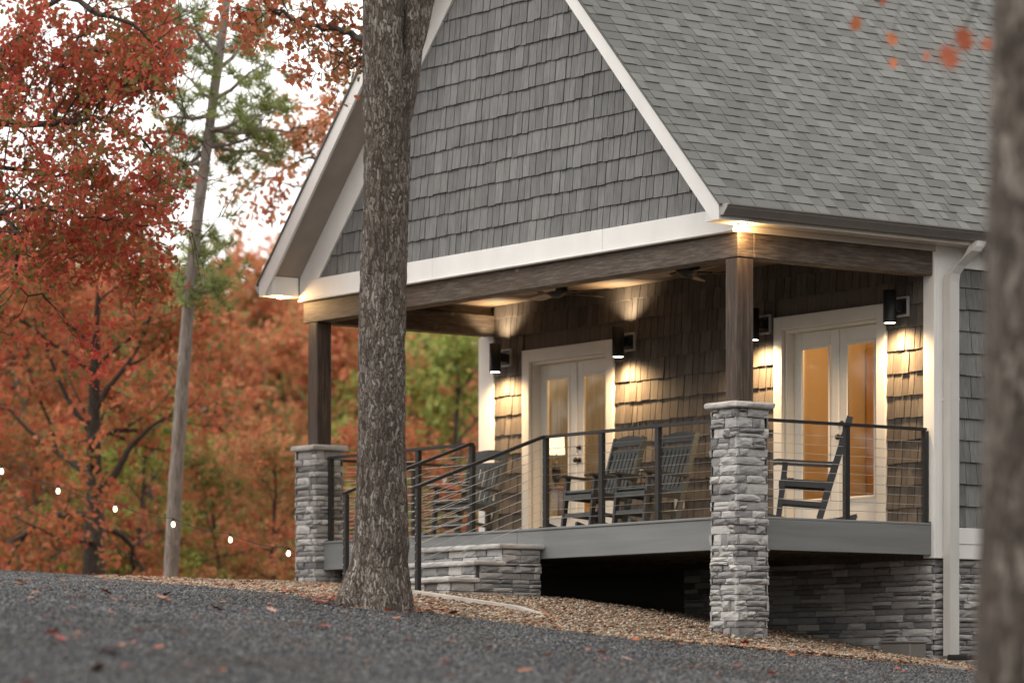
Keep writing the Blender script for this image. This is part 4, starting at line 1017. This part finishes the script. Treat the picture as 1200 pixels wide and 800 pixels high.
def tree_meshes(seed, H=11, r0=.2, base=.25, spread=.8, nleaf=9000, lsize=.11, limbs=12, depth=2, reach=.36, clump=.35, shape=LEAFQ):
    rng = np.random.default_rng(seed); mb = MB(); tips = []
    pts = [Vector((0,0,-.3))]; rad = [r0*1.35]; d = Vector((rng.normal()*.03, rng.normal()*.03, 1)); nseg = 9
    for i in range(nseg): d = (d+Vector((rng.normal(),rng.normal(),0))*.05).normalized(); pts.append(pts[-1]+d*(H*.92/nseg)); rad.append(r0*(1-.85*(i+1)/nseg)+.015)
    rad[1] = r0*1.02
    mb.tube(pts, rad, 10, cap=False)
    for k in range(limbs):
        f = base+(1-base)*(k+rng.uniform(0,.9))/limbs; x = f*nseg; i = min(nseg-1, int(x)); b = pts[i].lerp(pts[i+1], x-i); a = k*2.4+rng.uniform(-.5,.5)
        L = H*reach*(1.0-.55*abs(f-.45)/.55)*rng.uniform(.8,1.15); el = .15+.75*f
        grow(rng, b, (math.cos(a)*math.cos(el), math.sin(a)*math.cos(el), math.sin(el)), L, max(.02, rad[i]*.48), depth, mb, tips, spread)
    T = np.array([tuple(t) for t in tips]); nc = nleaf//9; cc = T[rng.integers(0, len(T), nc)]+rng.normal(size=(nc,3))*clump; P = cc[rng.integers(0, nc, nleaf)]+rng.normal(size=(nleaf,3))*lsize*.7*np.array([1,1,.7])
    sz = rng.uniform(.65, 1.35, nleaf)*lsize
    return mb.mesh('trunk', True), leaves_mesh('crown', P, sz, rng, shape)
def plant_tree(name, label, tm, cm, loc, rz, s, bark, leaf, group=None, cat='tree'):
    t = thing(name, label, cat, loc, rz, group); t.scale = (s, s, s)
    link('trunk', tm, bark, t, objmat=True); link('crown', cm, leaf, t, objmat=True); return t
def spot_at(u, dist):
    p = at(u, 400, dist); return (p[0], p[1], gzf(p[0], p[1])-.05)

VAR = [tree_meshes(11, 10, .36, .18, .85, 9500, .24, 15, 2, .40, .30), tree_meshes(12, 9, .16, .10, .85, 9000, .24, 15, 2, .44, .28),
       tree_meshes(13, 12, .22, .22, .8, 9500, .26, 16, 2, .36, .32), tree_meshes(14, 6, .09, .06, .9, 6000, .17, 14, 2, .42, .22)]
wood = 'woodland trees behind the house'
LAB = {'red':'tree with deep red crown','rust':'tree with rust red crown','orange':'tree with orange crown','mixed':'tree with mixed green and rust crown','green':'tree with yellow green crown'}
WT = [  # pixel column, distance, variant, row its top reaches, leaf, words that set it apart
 (108,50,0,205,'rust','broad rust red oak with dark stout trunk beside the pine'),
 (20,56,1,262,'red','deep red tree at the edge of the drive beyond the string lights'),
 (-70,60,2,180,'red','tall deep red tree beyond the drive past the string lights end'),
 (60,66,2,250,'orange','orange tree filling the gap behind the dark stout oak trunk'),
 (165,62,1,300,'orange','orange tree close behind the pine trunk'),
 (232,68,1,330,'rust','rust red tree behind the pine, above the last string bulbs'),
 (264,56,3,490,'mixed','low green and rust sapling beside the pine foot'),
 (262,72,0,262,'orange','round topped orange tree between the pine and the eave'),
 (340,80,2,300,'rust','rust red tree behind the shorter stone pillar'),
 (400,64,1,340,'orange','orange tree framed by the porch post and oak trunk'),
 (455,78,0,330,'green','yellow green tree behind the oak trunk under the porch'),
 (505,62,3,330,'green','yellow green tree seen through the porch by rear corner board'),
 (540,70,1,360,'orange','orange tree seen through the porch over the lone rocking chair'),
 (590,84,2,330,'mixed','green and rust tree hidden mostly behind the porch wall'),
 (180,72,2,310,'mixed','far green and rust tree showing between pine and red crowns'),
 (20,92,0,270,'mixed','far green and rust tree behind the deep red crowns'),
 (240,96,2,250,'green','far pale green tree top behind the pine'),
 (310,92,1,300,'mixed','far rust and green tree behind the orange round top'),
 (420,100,2,320,'mixed','far green and rust tree beyond the porch opening'),
 (480,54,3,470,'rust','small rust red sapling just beyond the porch railing'),
 (330,54,3,490,'orange','small orange sapling beside the shorter stone pillar'),
 (150,54,3,455,'green','small yellow green sapling between dark oak and pine'),
 (40,52,3,470,'rust','small rust red sapling below the first string bulbs'),
 (8,78,1,300,'rust','far rust red tree deep in the wood past the first string bulb'),
 (82,84,1,330,'mixed','far green and rust tree deep in the wood behind the dark stout oak'),
 (205,80,1,300,'orange','far orange tree directly behind the pine trunk'),
]
VH = [max(v.co.z for v in cm.vertices) for _, cm in VAR]
for k, (u, dist, v, vt, c, lab) in enumerate(WT):
    loc = spot_at(u, dist); s = (CAM[2]+(HOR-vt)*dist/F_PX-loc[2])/VH[v]
    plant_tree('woodland_tree', lab, VAR[v][0], VAR[v][1], loc, k*1.9, s, MAT['greybark' if k % 3 == 1 else 'twig'], MAT['leaf_'+c], wood)
# added unseen leaf ring behind and beside camera, blocks low sky to darken porch
rng = np.random.default_rng(8); N = 25000; a_ = rng.uniform(math.radians(-215), math.radians(72), N); r_ = rng.uniform(44, 66, N); X_ = -3+r_*np.cos(a_); Y_ = r_*np.sin(a_)
zd_ = (X_-CAM[0])*FW[0]+(Y_-CAM[1])*FW[1]; ur_ = ((X_-CAM[0])*RT[0]+(Y_-CAM[1])*RT[1])/np.maximum(zd_, .1); k = (zd_ < 0) | (ur_ < -.19) | (ur_ > .25); X_ = X_[k]; Y_ = Y_[k]; N = len(X_)
hh_ = np.array([9.5+4.5*mn.noise(Vector((x*.12, y*.12, 9))) for x, y in np.c_[X_, Y_]]); Z_ = gz(X_, Y_)+.4+rng.uniform(0,1,N)**.85*hh_
N2 = 15000; a2 = rng.uniform(math.radians(-14), math.radians(80), N2); r2 = rng.uniform(17, 32, N2); X2 = r2*np.cos(a2); Y2 = 1+r2*np.sin(a2); Z2 = gz(X2, Y2)+.2+rng.uniform(0,1,N2)**.9*(13+4*np.sin(X2*.5)*np.cos(Y2*.43))
fm = leaves_mesh('sky_blocker_woods', np.r_[np.c_[X_, Y_, Z_], np.c_[X2, Y2, Z2]], rng.uniform(.5,1.1,N+N2), rng); tag(link('sky_blocker_woods', fm, MAT['sky_blocker_woods']), 'added unseen woods that block low sky from the porch', kind='stuff')
# low brush closing the wood near the ground
rng = np.random.default_rng(5); N = 26000; uu = rng.uniform(-160, 640, N); tt = rng.uniform(58, 104, N); B = CAM[None,:2]+tt[:,None]*(FW[None,:2]+RT[None,:2]*((uu-600)/F_PX)[:,None])
hgt = np.array([.8+1.5*max(0, mn.noise(Vector((x*.25, y*.25, 3)))+.45) for x, y in B]); PZ = gz(B[:,0], B[:,1])+rng.uniform(0,1,N)**.8*hgt*1.25
tag(link('undergrowth', leaves_mesh('undergrowth', np.c_[B, PZ], rng.uniform(.14,.34,N), rng), MAT['leaf_mixed']), 'green and rust brush under the woodland trees', kind='stuff')

# red oak whose limbs reach in over the drive
rng = np.random.default_rng(21); ox = spot_at(-95, 38.5); OX = Vector(ox); ro = thing('red_oak', 'red oak with dark twisting limbs reaching over the drive', 'tree', ox); mb = MB(); tips = []
mb.tube([(0,0,-.3),(.05,0,.8),(.1,.1,3),(.05,.15,5.2),(-.1,.1,7.5),(0,0,10)], [.34,.26,.23,.2,.13,.05], 12, cap=False)
def limb_px(pts, r0, r1, depth=1, dens=1.0):
    P = [Vector(tuple(at(u, v, 38.5+dd)))-OX for u, v, dd in pts]; n = len(P); Q = []
    for i in range(n-1):
        for f in (0, .25, .5, .75): Q.append(P[i].lerp(P[i+1], f)+Vector(rng.normal(size=3))*.035)
    Q.append(P[-1]); m = len(Q); R_ = [r0+(r1-r0)*i/(m-1) for i in range(m)]
    mb.tube(Q, R_, 8, cap=False)
    for i in range(2, m):
        if rng.random() < .75*dens:
            dv = (Q[i]-Q[i-1]).normalized(); side = Vector(rng.normal(size=3)); side = (side-dv*side.dot(dv)).normalized()
            grow(rng, Q[i], (dv*.4+side*.8+Vector((0,0,.15))), rng.uniform(.6,1.15), max(.007, R_[i]*.45), depth, mb, tips, .8, .1, 5, 3)
limb_px([(-95,150,0),(-20,150,.2),(60,145,0),(110,138,-.3),(165,160,-.6),(190,215,-.5)], 0.055, 0.007)
limb_px([(60,145,0),(62,95,.3),(95,50,.5),(112,-10,.6)], 0.033, 0.009)
limb_px([(-95,300,0),(-40,262,-.3),(5,255,-.5),(25,238,-.5),(75,245,-.7),(120,262,-.8),(165,265,-.9)], 0.047, 0.006)
limb_px([(25,240,-.5),(55,252,-.4),(85,275,-.2),(118,300,.1)], 0.028, 0.006)
limb_px([(-95,90,0),(-20,70,.4),(50,20,.6),(120,-30,.8),(190,-40,.4)], 0.055, 0.009)
limb_px([(0,250,-.5),(22,290,-.6),(24,335,-.5),(60,350,-.3)], 0.028, 0.005)
limb_px([(-95,10,0),(-20,-20,-.5),(90,0,-.9),(150,30,-1.2),(205,70,-1.1)], 0.050, 0.007)
limb_px([(-95,210,0),(-30,195,.6),(40,200,.8),(110,215,.7),(170,240,.6)], 0.039, 0.007)
limb_px([(110,60,.3),(150,75,.2),(190,95,.1),(215,130,0)], 0.022, 0.005)
def px_u(t): q = np.array(tuple(t+OX))-CAM; return 600+F_PX*(q@RT)/(q@FW)
T = np.array([tuple(t) for t in tips if px_u(t) < 205]); n = 24000; nc = 2300; cc = T[rng.integers(0, len(T), nc)]+rng.normal(size=(nc,3))*.11; P = cc[rng.integers(0, nc, n)]+rng.normal(size=(n,3))*np.array([.06,.06,.05])
mb.build('trunk', MAT['twig'], ro, True); link('crown', leaves_mesh('crown', P, rng.uniform(.045,.098,n), rng, LEAF6), MAT['leaf_red'], ro)

# pine
px_ = spot_at(199, 43.5); PV = Vector(px_); pine = thing('pine_tree', 'tall slim pine with bare pale trunk and green needle tufts', 'tree', px_); rng = np.random.default_rng(31)
ax = [Vector(tuple(at(u, v, 43.5)))-PV for u, v in ((198,700),(201,660),(206,560),(214,450),(222,340),(232,250),(243,170),(252,100),(262,30),(272,-60),(282,-160))]
mb = MB(); Q = []; 
for i in range(len(ax)-1):
    for f in np.linspace(0,1,5)[:-1]: Q.append(ax[i].lerp(ax[i+1], f))
Q.append(ax[-1]); m = len(Q); mb.tube(Q, [(.10-.055*i/(m-1))*(1+.03*rng.normal()) for i in range(m)], 12, cap=False)
tufts = []
def pine_branch(u, v, du, dv, L, dd):
    b = min(Q, key=lambda q: (q-(Vector(tuple(at(u, v, 43.5)))-PV)).length); e = Vector(tuple(at(u+du, v+dv, 43.5+dd)))-PV; d_ = e-b
    pts = [b, b+d_*.35+Vector((0,0,-.03)), b+d_*.7+Vector((0,0,.02)), e]; mb.tube(pts, [.032,.024,.016,.008], 6, cap=False)
    for k in range(7):
        f = rng.uniform(.45,1); p = b+d_*f; q = p+Vector(rng.normal(size=3))*.20*L; mb.tube([p, q], [.01,.005], 4, cap=False); tufts.append(q)
        for _ in range(2): tufts.append(q+Vector(rng.normal(size=3))*.10)
for a in ((243,170,70,-8,1,.4),(240,185,-45,5,1,.3),(248,120,62,-45,1,-.5),(250,110,-38,-25,1,.2),(246,150,100,5,1.1,.1),(244,165,88,18,1,.7),(255,75,48,-40,1,.2),(257,60,-35,-30,1,-.4),(262,30,45,-20,1,.3),(262,20,-50,-10,1,0),(242,175,-30,28,.8,.6),(222,335,28,-14,.9,-.2),(221,338,42,0,.9,.3),(222,330,12,-18,.8,.5),(266,-5,60,-22,1,0),(270,-40,-50,-20,1,.3),(247,140,-62,0,.9,-.3),(246,155,58,-20,1,-.8),(228,285,26,14,.5,.3)): pine_branch(*a)
for k in range(26): tufts.append(Q[-1]+Vector(rng.normal(size=3))*.7)
V = []; Fc = []
for tpt in tufts:
    for _ in range(30):
        dv = Vector(rng.normal(size=3)); dv.normalize(); dv.z = dv.z*.8+.25; L = rng.uniform(.10,.22); sd_ = dv.orthogonal().normalized()*.009; p0 = tpt+dv*.02; p1 = tpt+dv*L; n = len(V); V += [tuple(p0+sd_), tuple(p0-sd_), tuple(p1)]; Fc.append((n,n+1,n+2))
mb.build('trunk', MAT['pinebark'], pine, True); link('crown', big_mesh('crown', np.array(V), np.array(Fc)), MAT['needle'], pine)

# big oak trunk before the steps
TD = 30.9; tb0 = hit(440, 712); OT = Vector((tb0[0], tb0[1], tb0[2])); oak = thing('oak_tree', 'thick furrowed oak trunk standing before the stone steps', 'tree', tuple(OT)); rng = np.random.default_rng(44)
ctl = [(735,440,.60),(712,440.5,.56),(700,441,.53),(680,443,.49),(655,446,.455),(620,448,.445),(560,447,.42),(500,446.5,.41),(400,448,.402),(300,451.5,.392),(200,453,.388),(120,453,.385),(50,450,.365),(0,448.5,.36),(-150,446,.33),(-400,440,.28),(-700,446,.2),(-900,455,.08)]
def bark_trunk(ctl, dist, org, nth=120, dz=.02, rid=.016, seed=0, lobes=(), zmax_fine=8.0):
    zs = []; cv = np.array(ctl, float)
    Pz = np.array([at(u, v, dist) for v, u, d_ in ctl]); L = np.r_[0, np.cumsum(np.linalg.norm(np.diff(Pz, axis=0), axis=1))]
    s = 0; S = []
    while s < L[-1]: S.append(s); s += dz if s < zmax_fine else dz*5
    S = np.array(S); cx = np.stack([np.interp(S, L, Pz[:,k]) for k in range(3)], -1)-np.array(org); rad = np.interp(S, L, cv[:,2])/2
    th = np.linspace(0, 2*np.pi, nth, endpoint=False); V = np.zeros((len(S), nth, 3))
    for i, s in enumerate(S):
        r = rad[i]
        for j, a in enumerate(th):
            c, sn = math.cos(a), math.sin(a); q = Vector((c*r*14, sn*r*14, s*2.6+seed)); wv = mn.noise(Vector((c*r*5, sn*r*5, s*1.3)))
            n1 = mn.noise(q+Vector((wv*1.6,wv*1.6,0))); rg = 1-2*abs(n1); n2 = mn.noise(Vector((c*r*38, sn*r*38, s*9)))
            dr = rid*(rg-.4)+rid*.45*n2 + .018*mn.noise(Vector((c*1.4, sn*1.4, s*.8+seed)))
            for (a0, wd, amp, hgt) in lobes:
                dd = (a-a0+math.pi) % (2*math.pi)-math.pi; dr += amp*math.exp(-(dd/wd)**2)*math.exp(-max(0,s-.25)/hgt)
            V[i,j] = (cx[i,0]+c*(r+dr), cx[i,1]+sn*(r+dr), cx[i,2])
    n = len(S); q0 = (np.arange(n-1)[:,None]*nth+np.arange(nth)[None]); q1 = (np.arange(n-1)[:,None]*nth+(np.arange(nth)+1)[None]%nth)
    return V.reshape(-1,3), np.stack([q0, q1, q1+nth, q0+nth], -1).reshape(-1,4), cx, S
va = YAW   # angle of image right in the ground plane
V, Fq, cx, S = bark_trunk(ctl, TD, OT, lobes=((va+math.pi+.35,.42,.10,.33),(va-.15,.4,.055,.25),(va-1.3,.5,.05,.22),(va+2.2,.4,.07,.3),(va-math.pi/2-.55,.16,-.05,.8)))
link('trunk', big_mesh('trunk', V, Fq, True), MAT['bark'], oak)
mb = MB(); tips = []; mbf = MB()
def oak_limb(pts, r0, r1, n=8, twigs=True, jit=.02):
    P = [Vector(tuple(at(u, v, TD+dd)))-OT for u, v, dd in pts]; Q = []
    for i in range(len(P)-1):
        for f in (0,.25,.5,.75): Q.append(P[i].lerp(P[i+1], f)+Vector(rng.normal(size=3))*jit)
    Q.append(P[-1]); m = len(Q); R_ = [r0+(r1-r0)*i/(m-1) for i in range(m)]; mb.tube(Q, R_, n, cap=False)
    if twigs:
        for i in range(3, m):
            if rng.random() < .55:
                side = Vector(rng.normal(size=3)).normalized(); grow(rng, Q[i], side+Vector((0,0,-.15)), rng.uniform(.25,.5), .006, 1, mb, tips, .8, 0, 4, 3)
# forked stem rising on the house side of the trunk
def fork(pts, dia, seed):
    c2 = [(v, u, d_) for (u, v), d_ in zip(pts, dia)]; V, Fq, _, _ = bark_trunk(c2, TD-.02, OT, 56, .025, .012, seed); link('fork_stem', big_mesh('fork_stem', V, Fq, True), MAT['bark'], oak)
fork([(463,185),(470,140),(479,95),(485,50),(487,0),(490,-60),(500,-300),(520,-500)], [.10,.17,.19,.165,.15,.14,.10,.03], 5)
fork([(480,85),(492,45),(502,0),(512,-60),(540,-250)], [.10,.12,.105,.095,.03], 9)
oak_limb([(432,52,0),(410,40,.1),(380,32,.2),(345,25,.3),(318,10,.4),(296,-12,.5)], .03, .009)
oak_limb([(440,-40,0),(400,-30,.2),(365,5,.4),(380,45,.5),(405,70,.5)], .018, .004)
oak_limb([(440,-80,0),(380,-70,-.4),(320,-40,-.6),(335,10,-.6)], .03, .008, twigs=False)
oak_limb([(432,60,.1),(412,78,.2),(392,62,.3),(376,45,.35)], .012, .004)
oak_limb([(340,60,.7),(385,130,.4),(372,150,.4),(330,165,.6),(290,178,.8)], .012, .005) if False else None
T = np.array([tuple(t) for t in tips]); n = 1300; nc = 240; cc = T[rng.integers(0, len(T), nc)]+rng.normal(size=(nc,3))*.06; P = cc[rng.integers(0, nc, n)]+rng.normal(size=(n,3))*.05
# crown high above the frame
for k in range(9):
    a = k*.7; p = cx[int(len(S)*(.80+.02*k))]; grow(rng, Vector(tuple(p)), (math.cos(a), math.sin(a), .55), 2.6, .07, 2, mb, tips, .8, .1, 6, 4)
T2 = np.array([tuple(t) for t in tips if t.z > 8.2]); n2 = 7000; idx = rng.integers(0, len(T2), n2); P2 = T2[idx]+rng.normal(size=(n2,3))*.28
mb.build('limbs', MAT['twig'], oak, True)
link('crown', leaves_mesh('crown', np.r_[P, P2], rng.uniform(.045,.095,n+n2), rng, LEAF6), MAT['leaf_rust'], oak)

# rust oak behind the gable corner, its limbs showing past the eave
RD = 46.0; rb = spot_at(452, RD); RB = Vector(rb); rk = thing('rust_oak', 'rust leaved oak rising behind the gable, limbs showing past the eave', 'tree', rb); rng = np.random.default_rng(77); mb = MB(); tips = []
R0 = [Vector(tuple(at(u, v, RD)))-RB for u, v in ((452,720),(452,600),(455,400),(450,200),(446,60),(440,-120))]; mb.tube(R0, [.17,.13,.11,.095,.075,.03], 10, cap=False)
for pts in ([(449,170,0),(410,150,.1),(380,140,.2),(345,152,.3),(305,165,.3),(282,172,.3)], [(449,190,0),(400,185,.2),(360,185,.3),(320,205,.4),(285,224,.4)], [(448,130,0),(420,125,-.2),(395,128,-.3),(370,150,-.3)], [(450,230,0),(400,225,.1),(350,220,.2),(325,216,.2)], [(447,90,0),(420,70,.3),(390,90,.4),(372,118,.4)], [(446,60,0),(470,20,.2),(520,-20,.3)], [(445,20,0),(400,-30,.3),(360,-60,.4)]):
    P = [Vector(tuple(at(u, v, RD+dd)))-RB for u, v, dd in pts]; Q = []
    for i in range(len(P)-1):
        for f in (0,.33,.66): Q.append(P[i].lerp(P[i+1], f)+Vector(rng.normal(size=3))*.025)
    Q.append(P[-1]); m = len(Q); mb.tube(Q, [.022-.018*i/(m-1) for i in range(m)], 6, cap=False)
    for i in range(3, m):
        if rng.random() < .8: grow(rng, Q[i], Vector(rng.normal(size=3)).normalized()+Vector((0,0,-.1)), rng.uniform(.25,.55), .007, 1, mb, tips, .8, 0, 4, 3)
T = np.array([tuple(t) for t in tips]); n = 2300; nc = 330; cc = T[rng.integers(0, len(T), nc)]+rng.normal(size=(nc,3))*.07; P = cc[rng.integers(0, nc, n)]+rng.normal(size=(n,3))*.07
mb.build('trunk', MAT['twig'], rk, True); link('crown', leaves_mesh('crown', P, rng.uniform(.06,.125,n), rng, LEAF6), MAT['leaf_orange'], rk)

# trunk close to the camera at the edge of the drive
ND = 15.0; b0 = at(1205, 800, ND); nz = gzf(b0[0], b0[1]); NB = Vector((b0[0], b0[1], nz)); near = thing('tree_trunk', 'large blurred tree trunk beside the house wall with few orange leaves', 'tree', tuple(NB))
ctl = [(HOR-(nz-.3-CAM[2])*F_PX/ND, 1204, .56), (HOR-(nz+.3-CAM[2])*F_PX/ND, 1206, .48), (800,1208,.47), (600,1210,.455), (400,1215,.45), (200,1222,.44), (0,1226,.43), (-300,1232,.40), (-900,1240,.25), (-1200,1245,.1)]
V, Fq, cxn, Sn = bark_trunk(ctl, ND, NB, 96, .03, .014, 3); link('trunk', big_mesh('trunk', V, Fq, True), MAT['bark2'], near)
mb = MB(); TW = 21.0
twl = [(1300,-60),(1230,-25),(1160,-2),(1128,30),(1100,62),(1060,40),(1020,18),(1000,22)]
tw0 = [Vector(tuple(at(1226,-20,ND)))-NB, Vector(tuple(at(1180,-30,17)))-NB, Vector(tuple(at(1150,-12,19)))-NB, Vector(tuple(at(1138,18,20)))-NB, Vector(tuple(at(1128,40,20.5)))-NB]
mb.tube(tw0, [.02,.012,.007,.004,.002], 6, cap=False)
mb.tube([tw0[2], Vector(tuple(at(1100,-16,20)))-NB, Vector(tuple(at(1060,-8,21)))-NB, Vector(tuple(at(1010,6,22)))-NB, Vector(tuple(at(1003,22,22)))-NB], [.006,.004,.003,.002,.001], 5, cap=False)
mb.tube([Vector(tuple(at(1060,-8,21)))-NB, Vector(tuple(at(1050,20,22)))-NB, Vector(tuple(at(1046,45,22)))-NB, Vector(tuple(at(1047,68,22)))-NB], [.003,.002,.0015,.001], 5, cap=False)
mb.tube([tw0[3], Vector(tuple(at(1120,50,19)))-NB, Vector(tuple(at(1108,64,18.5)))-NB], [.004,.002,.001], 5, cap=False)
mb.build('twigs', MAT['twig'], near)
for u, v, dd, s, c in ((1003,28,22,.085,'orange'),(1045,46,22,.085,'orange'),(1047,74,22,.065,'orange'),(1130,46,19,.12,'brown2'),(1112,67,18.5,.12,'brown2'),(1156,52,18,.07,'brown2'),(1086,66,19,.05,'brown2'),(1035,2,22,.05,'brown2')):
    if c not in LEAFM: LEAFM[c] = M('leaf_'+c, (.40,.10,.045), (.28,.07,.03), .6, 40)
    o = link('leaf', leafmesh, LEAFM[c], near, Vector(tuple(at(u, v, dd)))-NB, (random.uniform(1.0,1.9), random.uniform(-.5,.5), YAW+random.uniform(-.6,.6)), (s*1.3,s*1.3,s), objmat=True)

# string lights along the edge of the wood
sl = thing('string_lights', 'warm bulbs strung on a dark wire before the woods', 'string lights', spot_at(140, 41)); SLV = Vector(sl.location)
bp = [Vector(tuple(at(u, v, 41)))-SLV for u, v in ((-130,505),(-64,529),(2,552),(68,575),(135,596),(203,614),(270,632),(338,648),(380,659))]
mb = MB(); pts = []
for i in range(len(bp)-1):
    for f in np.linspace(0,1,5)[:-1]: pts.append(bp[i].lerp(bp[i+1], f)+Vector((0,0,.07-.05*math.sin(math.pi*f))))
pts.append(bp[-1]+Vector((0,0,.07))); mb.tube(pts, .006, 4, cap=False); mb.build('wire', MAT['black'], sl)
for p in bp[1:-1]:
    bl = MB().lathe([(0,-.034),(.014,-.028),(.021,-.012),(.021,.004),(.014,.022),(.011,.03)], 14, tuple(p)).build('bulb', MAT['bulb'], sl, True); MB().lathe([(.013,.03),(.013,.07),(0,.072)], 10, tuple(p)).build('socket', MAT['black'], bl)
for k, e in ((0, bp[0]), (-1, bp[-1])):
    q = e+SLV; g = gzf(q.x, q.y); st = thing('light_stake', ['thin dark stake holding the string lights beyond the drive edge','thin dark stake holding the string lights behind shorter stone pillar'][k], 'stake', (q.x, q.y, g)); MB().tube([(0,0,-.2),(0,0,q.z-g+.12)], .012, 8).tube([(0,0,q.z-g+.05),(.0,.03,q.z-g+.07),(0,.03,q.z-g+.1)], .005, 6).build('pole', MAT['black'], st)
